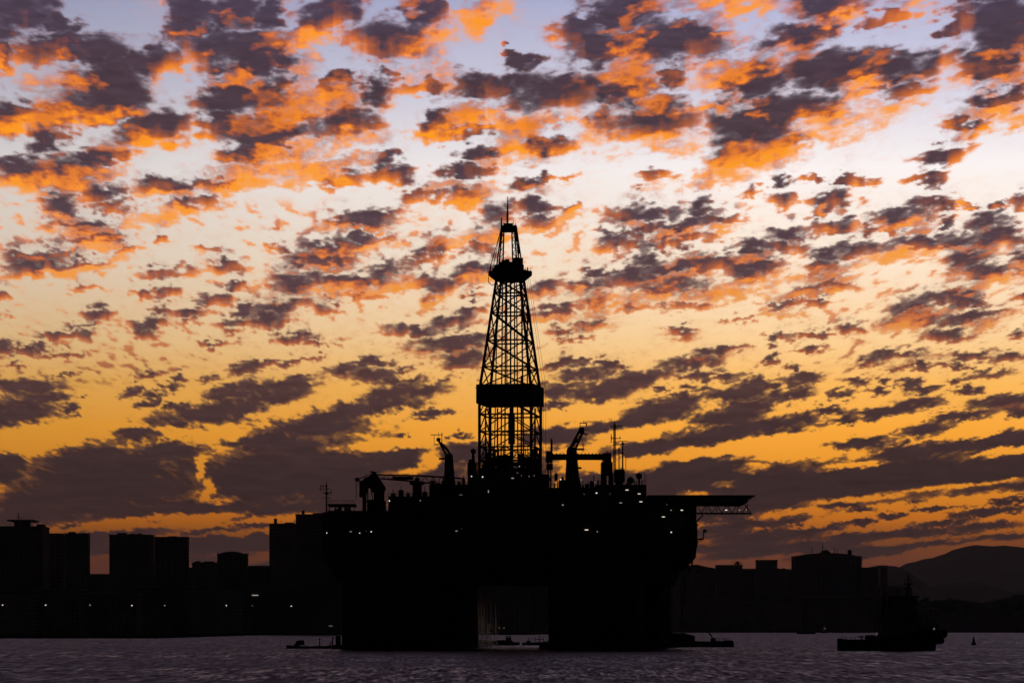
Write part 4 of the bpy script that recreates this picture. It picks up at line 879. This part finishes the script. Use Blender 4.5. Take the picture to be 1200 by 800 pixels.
# ---- lit lamps (centre, half width, half height in photo pixels)
for x, y, wv, hv, Y, m in [(383, 624, .9, .9, 808, 0), (411, 622.5, 2.2, .5, 806, 1), (421.5, 624.2, .9, .8, 806, 0), (435, 622.6, 1.1, 1.0, 806, 0), (429, 622, .6, .6, 806, 2), (456.3, 586.5, 1.1, 1.1, 819, 0), (492.5, 586.3, .9, .9, 822, 1), (535, 621.8, 2.3, .6, 804, 1), (541, 619, .6, .6, 804, 2),
                           (552.5, 557.8, 1.0, 1.0, 829, 0), (565.6, 558.5, 1.2, 1.1, 829, 0), (572.4, 575.5, .8, 2.6, 829, 1), (544.5, 559.5, .9, .5, 829, 2), (540, 579.6, 3.2, .8, 829, 2), (600.7, 560, 2.6, .9, 829, 1), (608.6, 546.2, .9, 1.1, 839, 1), (611, 557, .7, 1.3, 830, 2), (606.5, 553.8, 2.2, .7, 830, 2), (620, 558, 1.2, 1.3, 829, 2), (626, 557, 1.0, 1.3, 829, 2), (517, 562.6, .9, .9, 828, 2),
                           (657.2, 561.6, 1.1, 1.0, 829, 0), (681, 562, .8, 1.4, 829, 1), (696.8, 564.8, .7, .9, 829, 1), (680.4, 552.4, .5, .5, 829, 2), (699, 577.4, 1.7, 1.0, 822, 0), (715, 578.2, .9, .6, 822, 2), (684.5, 578.8, .8, 1.0, 822, 2), (659.5, 591.4, 1.9, .8, 820, 1), (687.3, 620.5, 3.4, .8, 800, 0), (700, 622.6, 1.1, .8, 800, 1), (735.2, 621.2, .6, .9, 800, 2),
                           (734.8, 573.8, 3.0, .7, 826, 0), (749, 578.3, 2.8, .6, 826, 0), (727.4, 588.9, 2.6, .7, 822, 1), (751, 587.6, 3.0, .7, 822, 0), (777.5, 605.3, 2.8, .7, 822, 0), (786.6, 623.3, 1.2, 1.1, 818, 0), (781.6, 590.6, .7, .9, 821, 2), (786.4, 597.4, 1.1, .8, 821, 1), (799, 597.4, 2.4, .8, 822, 0), (754.2, 559.4, .5, .9, 836, 2), (755.6, 566, .5, .8, 836, 2),
                           (828, 598.6, .6, .8, 825, 2), (835.6, 597, .6, .8, 825, 2), (841, 597.4, .5, .7, 825, 2), (845.5, 596.6, .5, .9, 825, 2), (851, 597.3, 2.4, .8, 825, 0), (857.5, 596.8, .5, .9, 825, 2), (861, 597.2, .5, .8, 825, 2), (867, 597.2, 1.5, .8, 825, 1), (874.6, 597, 1.1, .7, 825, 1), (823, 595, .4, .7, 825, 2)]:
    p = at(x, y, Y); k = Y/F
    part('deck_lamp', MB().ball((0, 0, 0), 1, 10, 6) and (lambda b: (setattr(b, 'v', [(p[0]+vx*wv*k*.7, p[1]+vy*.25, p[2]+vz*hv*k*.64) for vx, vy, vz in b.v]), b)[1])(MB().ball((0, 0, 0), 1, 10, 6)), ('lamp_white', 'lamp_dim', 'lamp_soft')[m])

# ------------------------------------------------------------------ vessels and buoy
def hull_loft(x0, x1, Y, beam, sheer, draft, bow=.35, n=14, rake=1.2):
    """hull along x, bow at x1; sheer(t) gives deck height along the length"""
    rr = []
    for t in np.linspace(0, 1, n):
        b = beam/2*(1 if t < 1-bow else max(.04, max(0., math.cos((t-1+bow)/bow*math.pi/2))**.75))
        if t < .06: b *= .86+t*2.3
        x = x0+(x1-x0)*t; z = sheer(t); xr = rake*max(0, t-(1-bow))/bow
        rr.append([(x-xr, Y-b*.62, -draft), (x-xr*.3, Y-b, .3), (x, Y-b, z), (x, Y+b, z), (x-xr*.3, Y+b, .3), (x-xr, Y+b*.62, -draft)])
    return MB().loft(rr)
def vrod(mb, x0, y0, x1, y1, Y, w, w1=None): k = Y/F/2; return mb.tube(at(x0, y0, Y), at(x1, y1, Y), w*k, (w1 or w)*k, 6)
def vbox(mb, x0, x1, yt, yb, Y, dp): a = at(x0, yb, Y-dp/2); b = at(x1, yt, Y-dp/2); return mb.box(at(x0, 0, Y)[0], at(x1, 0, Y)[0], Y-dp/2, Y+dp/2, at(0, yb, Y)[2], at(0, yt, Y)[2])

TY = 765.; k = TY/F
t = thing('tugboat', (at(1043, 0, TY)[0], TY, 0), 'dark tugboat with low stern deck and blunt fendered bow on the water at right', 'tugboat')
X0, X1 = at(983, 0, TY)[0], at(1099, 0, TY)[0]
def sheer(s): return (3.05+.25*max(0, .1-s)*10) if s < .42 else 3.05+3.4*((s-.42)/.58)**1.7
hl = hull_loft(X0, X1, TY, 9.4, sheer, 1.5, .3, 24, 2.0).build('hull', 'boat_paint', t)
mb = MB()                                   # bulwark
for s in np.linspace(.35, .99, 22):
    pass
xs_ = np.linspace(0, 1, 24)
for sgn in (-1, 1):
    for a, b in zip(xs_[8:-1], xs_[9:]):
        def bw(q): return 4.65*(1 if q < .7 else max(.05, max(0., math.cos((q-.7)/.3*math.pi/2))**.75))
        xa, xb = X0+(X1-X0)*a, X0+(X1-X0)*b; za, zb = sheer(a), sheer(b); ya, yb = TY+sgn*bw(a), TY+sgn*bw(b); h = .9
        mb.add([(xa, ya, za), (xb, yb, zb), (xb+.1, yb, zb+h), (xa+.1, ya, za+h)], [(0, 1, 2, 3)])
        mb.add([(xa, ya-sgn*.12, za), (xb, yb-sgn*.12, zb), (xb+.1, yb-sgn*.12, zb+h), (xa+.1, ya-sgn*.12, za+h)], [(3, 2, 1, 0)])
mb.build('bulwark', 'boat_paint', t)
mb = MB(); 
for j in range(9):
    a0, a1 = -1.25+j*.278, -1.25+(j+1)*.278; cx = X1-3.4
    mb.tube((cx+4.9*math.cos(a0), TY+4.6*math.sin(a0), 4.5), (cx+4.9*math.cos(a1), TY+4.6*math.sin(a1), 4.5), 1.15, n=10)
    mb.tube((cx+4.3*math.cos(a0), TY+4.4*math.sin(a0), 2.7), (cx+4.3*math.cos(a1), TY+4.4*math.sin(a1), 2.7), .9, n=10)
mb.build('bow_fender', 'rubber', t)
for i in range(9):
    q = .08+i*.085; x = X0+(X1-X0)*q; z = sheer(q)-1.0; mb = MB()
    for j in range(10):
        a0, a1 = j*.6283, (j+1)*.6283; mb.tube((x+.55*math.cos(a0), TY-4.85, z+.55*math.sin(a0)), (x+.55*math.cos(a1), TY-4.85, z+.55*math.sin(a1)), .2, n=6)
    mb.build('tyre_fender', 'rubber', t)
mb = MB().prism([(at(x, 0, TY)[0], at(0, y, TY)[2]) for x, y in ((1027, 750), (1031, 741), (1031.5, 727), (1078, 727), (1084, 735), (1086, 748))], TY-3.4, TY+3.4)
dh = mb.build('deckhouse', 'white_paint', t, bevel=.1)
mb = MB().prism([(at(x, 0, TY)[0], at(0, y, TY)[2]) for x, y in ((1036, 727.1), (1036, 714), (1072, 714), (1074.5, 727.1))], TY-2.9, TY+2.9); mb.build('upper_house', 'white_paint', t, bevel=.1)
mb = MB().prism([(at(x, 0, TY)[0], at(0, y, TY)[2]) for x, y in ((1046, 714.1), (1045, 699.5), (1074.6, 699.5), (1071.5, 714.1))], TY-2.5, TY+2.5); wh = mb.build('wheelhouse', 'white_paint', t, bevel=.08)
mb = MB(); vbox(mb, 1043.6, 1076, 698, 699.4, TY, 5.8); mb.build('roof', 'deck_steel', wh)
mb = MB()
for i in range(6): x = 1047.2+i*4.3; vbox(mb, x, x+3.4, 702.2, 708, TY, 5.06)
mb.build('window', 'glass', wh)
for x in (1033.5, 1040): mb = MB(); vbox(mb, x, x+4.6, 702, 727, TY+(1.6 if x < 1036 else -1.6), 1.3); vrod(mb, x+2.3, 702, x+1.8, 698, TY, 2.6); mb.build('funnel', 'boat_paint', t, bevel=.1)
mb = MB(); vrod(mb, 1064.6, 699, 1064.6, 672, TY, 2.4, 1.2); vrod(mb, 1061, 699, 1064, 683, TY, 1.2); vrod(mb, 1069, 699, 1065.2, 683, TY, 1.2)
for y, a, b in ((679, 1060.5, 1068.5), (684, 1059, 1070), (690, 1061, 1068.4)): vrod(mb, a, y, b, y, TY, 1.3)
vbox(mb, 1060, 1065, 688, 689.6, TY, .6); vrod(mb, 1068, 684, 1068, 680, TY, .8); vrod(mb, 1060, 684, 1060, 680.5, TY, .8); mb.build('mast', 'lattice_steel', t)
mb = MB(); vrod(mb, 1052, 698, 1052, 690, TY, .8); vbox(mb, 1049.5, 1054.5, 692, 693.2, TY, .5); vrod(mb, 1057, 698, 1057, 686, TY, .5); mb.build('radar', 'lattice_steel', t)
mb = MB(); vbox(mb, 1016, 1023, 744.5, 749.6, TY, 3); vrod(mb, 1014, 746, 1025, 746, TY, 5); vrod(mb, 1010, 749.5, 1010, 745, TY, 1.6); vrod(mb, 1006, 745.4, 1012, 745.4, TY, 1.6); mb.build('towing_winch', 'deck_steel', t)
mb = MB()
for x in np.arange(986, 1030, 5.5): vrod(mb, x, 749.5, x, 745.8, TY-4.4, .5)
vrod(mb, 986, 746, 1029, 746, TY-4.4, .5)
for x in np.arange(1037, 1073, 5): vrod(mb, x, 714, x, 710.2, TY-3, .5)
for x in np.arange(1031, 1080, 5): vrod(mb, x, 727, x, 723, TY-3.3, .5)
vrod(mb, 1031, 723.2, 1080, 723.2, TY-3.3, .5); mb.build('railing', 'lattice_steel', t)
MB().ball(at(1094.6, 736.3, TY-2), .30).build('deck_lamp', 'lamp_soft', t); MB().ball(at(1027.5, 742, TY-3), .22).build('deck_lamp', 'lamp_soft', t)
mb = MB(); vrod(mb, 1092, 741, 1092, 731.5, TY, .9); vrod(mb, 1088, 741, 1088, 736, TY, 1.8); vrod(mb, 1086, 737, 1090, 737, TY, 1.4); mb.build('bow_bitts', 'lattice_steel', t)

def person_at(px, py, Y, h, label):
    """standing figure seen from far off: one skinned body"""
    x, _, z = at(px, py, Y); J = [(0, 0, .92), (0, 0, 1.2), (0, 0, 1.42), (0, 0, 1.52), (0, 0, 1.63), (0, 0, 1.74), (-.1, 0, .88), (-.11, .02, .48), (-.11, 0, .05), (-.11, -.14, .03), (.1, 0, .88), (.12, -.03, .48), (.13, .02, .05), (.13, -.12, .03),
         (-.19, 0, 1.41), (-.25, .03, 1.14), (-.24, -.06, .90), (.19, 0, 1.41), (.26, .03, 1.14), (.24, -.08, .92)]
    E = [(0,1),(1,2),(2,3),(3,4),(4,5),(0,6),(6,7),(7,8),(8,9),(0,10),(10,11),(11,12),(12,13),(2,14),(14,15),(15,16),(2,17),(17,18),(18,19)]
    R = [.15,.15,.15,.06,.1,.08,.1,.07,.05,.04,.1,.07,.05,.04,.07,.05,.04,.07,.05,.04]
    me = bpy.data.meshes.new('person'); s = h/1.78; me.from_pydata([(a*s, b*s, c*s) for a, b, c in J], E, []); me.materials.append(MATS['panel_grey'])
    o = bpy.data.objects.new('person', me); COL.objects.link(o); o.location = (x, Y, z)
    m = o.modifiers.new('skin', 'SKIN'); 
    for v, r in zip(me.skin_vertices[0].data, R): v.radius = (r*s, r*s)
    me.skin_vertices[0].data[0].use_root = True
    m2 = o.modifiers.new('sub', 'SUBSURF'); m2.levels = 1; m2.render_levels = 1
    tag(o, label, 'person')

# low barge left of the rig
BY = 838.
t = thing('barge', (at(366, 0, BY)[0], BY, 0), 'low dark flat barge moored against the left leg of the rig', 'barge')
mb = MB().loft([[(at(x, 0, BY)[0], BY+d, z) for d, z in ((-4, -.6), (-4.2, zt), (4.2, zt), (4, -.6))] for x, zt in ((337, 1.0), (341, .95), (352, .7), (380, .72), (397, 1.2))]); mb.build('hull', 'boat_paint', t)
mb = MB(); vbox(mb, 347, 351.5, 750.6, 758, BY, 2.2); vrod(mb, 349, 752.4, 356.5, 752.4, BY, 5.6); vbox(mb, 345, 348, 753.5, 757, BY, 1.5); mb.build('winch', 'deck_steel', t)
mb = MB(); vrod(mb, 374.6, 757.5, 374.6, 747, BY, 1.4, 1); vrod(mb, 373, 748.6, 376.4, 748.6, BY, .7); mb.build('post', 'lattice_steel', t)
mb = MB(); vrod(mb, 389.6, 757, 389.6, 745.5, BY, 1.6, 1.2); vrod(mb, 389.6, 750, 385.4, 756.5, BY, 1.1); vrod(mb, 389.6, 745.6, 392.5, 748, BY, .8); vbox(mb, 393.5, 399, 744.5, 757, BY, 2); mb.build('davit', 'deck_steel', t)

# barge and crane pontoon right of the rig
BY = 905.
t = thing('barge', (at(806, 0, BY)[0], BY, 0), 'taller blunt dark barge tucked against the right leg of the rig', 'barge')
mb = MB().loft([[(at(x, 0, BY)[0], BY+d, z) for d, z in ((-4, -.6), (-4.5, zt), (4.5, zt), (4, -.6))] for x, zt in ((782, 4.6), (800, 4.4), (812.6, 3.7), (813.4, 3.2))]); mb.build('hull', 'boat_paint', t)
mb = MB(); vbox(mb, 797, 803, 741.2, 744, BY, 3); mb.build('deckhouse', 'deck_steel', t)
t = thing('work_pontoon', (at(836, 0, BY)[0], BY-2, 0), 'low dark pontoon with a small folded crane right of the rig', 'pontoon')
mb = MB().loft([[(at(x, 0, BY)[0], BY-2+d, z) for d, z in ((-3, -.6), (-3.4, zt), (3.4, zt), (3, -.6))] for x, zt in ((814, 1.9), (826, 1.8), (848, 1.9), (850, 2.2), (857.6, 2.1), (858.6, .9))]); mb.build('hull', 'boat_paint', t)
mb = MB(); vbox(mb, 833, 838.5, 747, 751, BY-2, 2); vrod(mb, 836, 748, 830, 740.6, BY-2, 1.5, 1); vrod(mb, 830, 740.6, 834.4, 744, BY-2, .9); vrod(mb, 841, 751, 841, 746.4, BY-2, .8); mb.build('deck_crane', 'crane_paint', t)
mb = MB()
for x in (843, 846, 849, 852, 855): vrod(mb, x, 750.5, x, 747.6, BY-2, .5)
vrod(mb, 843, 747.8, 855, 747.8, BY-2, .5); mb.build('railing', 'lattice_steel', t)

# two small workboats seen through the gap between the legs
WY = 985.
t = thing('workboat', (at(585, 0, WY)[0], WY, 0), 'small workboat with a low cabin seen through the gap between the rig legs', 'boat')
hull_loft(at(609, 0, WY)[0], at(561, 0, WY)[0], WY, 4.6, lambda s: 1.1+.9*s*s, .6, .4, 14, -1.2).build('hull', 'boat_paint', t)
mb = MB().prism([(at(x, 0, WY)[0], at(0, y, WY)[2]) for x, y in ((577, 753), (581, 749.6), (599, 749.4), (603, 753))], WY-1.5, WY+1.5); mb.build('cabin', 'deck_steel', t)
mb = MB(); vrod(mb, 597.6, 750, 597.6, 742, WY, .8); vbox(mb, 593, 599, 746, 749.6, WY, 1.6); vrod(mb, 593, 749, 593, 743, WY, .7); vrod(mb, 592, 745, 599, 745, WY, .6); mb.build('mast', 'lattice_steel', t)
t = thing('workboat', (at(627, 0, WY+6)[0], WY+6, 0), 'smaller open workboat with thin posts beside the right leg in the gap', 'boat')
hull_loft(at(612, 0, WY)[0], at(646, 0, WY)[0], WY+6, 3.6, lambda s: .9+.5*s*s, .5, .4, 12, 1.).build('hull', 'boat_paint', t)
mb = MB(); vbox(mb, 617, 622, 750.5, 754, WY+6, 1.6); vrod(mb, 619, 751, 619, 746, WY+6, 1.0); mb.build('console', 'deck_steel', t)
mb = MB(); vrod(mb, 631.8, 754, 631.8, 744, WY+6, 1.0); vrod(mb, 627, 754, 627, 745, WY+6, .6); vrod(mb, 637, 754, 637, 745, WY+6, .6); vrod(mb, 627, 748.5, 637, 748.5, WY+6, .6); mb.build('post', 'lattice_steel', t)
# lamps on the shore inside the gap
for px, py, lab, mt in ((585, 735, 'faint lit lamp on the shore seen in the gap between the rig legs', 'lamp_soft'), (590.6, 735.2, 'fainter of the two lamps seen in the gap between the rig legs', 'lamp_soft'), (387.6, 733, 'faint wide lamp low on the shore just left of the rig', 'lamp_soft')):
    D = 2255.; x, _, z = at(px, py, D); t = thing('quay_lamp', (x, D, 1.6), lab, 'lamp')
    MB().tube((x, D+.4, 1.6), (x, D+.4, z+.2), .12).build('pole', 'lattice_steel', t); MB().box(x-(1.6 if px < 400 else .5), x+(1.6 if px < 400 else .5), D-.2, D+.2, z-.35, z+.35).build('lamp_head', mt, t)
# far right: a small sailing boat, a low boat, a buoy
SY = 2950.; t = thing('sailing_boat', (at(966, 0, SY)[0], SY, 0), 'tiny sailing boat with a pale sail close under the far right shore', 'sailing boat')
hull_loft(at(962.6, 0, SY)[0], at(970, 0, SY)[0], SY, 2.4, lambda s: .9+.3*s*s, .4, .5, 10, .6).build('hull', 'boat_paint', t)
mb = MB(); vrod(mb, 966.4, 740.2, 966.4, 728.5, SY, .25); mb.build('mast', 'lattice_steel', t)
a = at(966.2, 739, SY); b = at(966.2, 730.5, SY); c = at(963.8, 739, SY)
MB().loft([[(a[0], SY-.12, a[2]), (b[0], SY-.12, b[2]), (c[0], SY-.12, c[2])], [(a[0], SY-.06, a[2]), (b[0], SY-.06, b[2]), (c[0], SY-.06, c[2])]]).build('sail', 'sail_cloth', t)
MB().ball((a[0]+.5, SY-.5, at(0, 736, SY)[2]), .7).build('lamp', 'lamp_soft', t)
SY = 2500.; t = thing('launch', (at(945, 0, SY)[0], SY, 0), 'low dark launch lying under the great broad block on the right shore', 'boat')
hull_loft(at(934, 0, SY)[0], at(956, 0, SY)[0], SY, 4, lambda s: 1.4+.6*s*s, .5, .4, 12, 1.2).build('hull', 'boat_paint', t)
mb = MB(); vbox(mb, 940, 948, 738.6, 741, SY, 2); mb.build('cabin', 'deck_steel', t)
UY = 1000.; x = at(1141, 0, UY)[0]
t = thing('buoy', (x, UY, 0), 'small dark channel buoy alone on the water right of the tugboat', 'buoy')
mb = MB(); mb.tube((x, UY, -.4), (x, UY, .75), .95, .85, 14); mb.build('float', 'buoy_paint', t)
mb = MB(); mb.tube((x, UY, .75), (x, UY, 2.0), .6, .38, 10); mb.tube((x, UY, 2.0), (x, UY, 2.5), .4, .3, 10); mb.build('tower', 'buoy_paint', t)
mb = MB(); mb.ball((x, UY, 2.75), .26); mb.build('top_mark', 'buoy_paint', t)
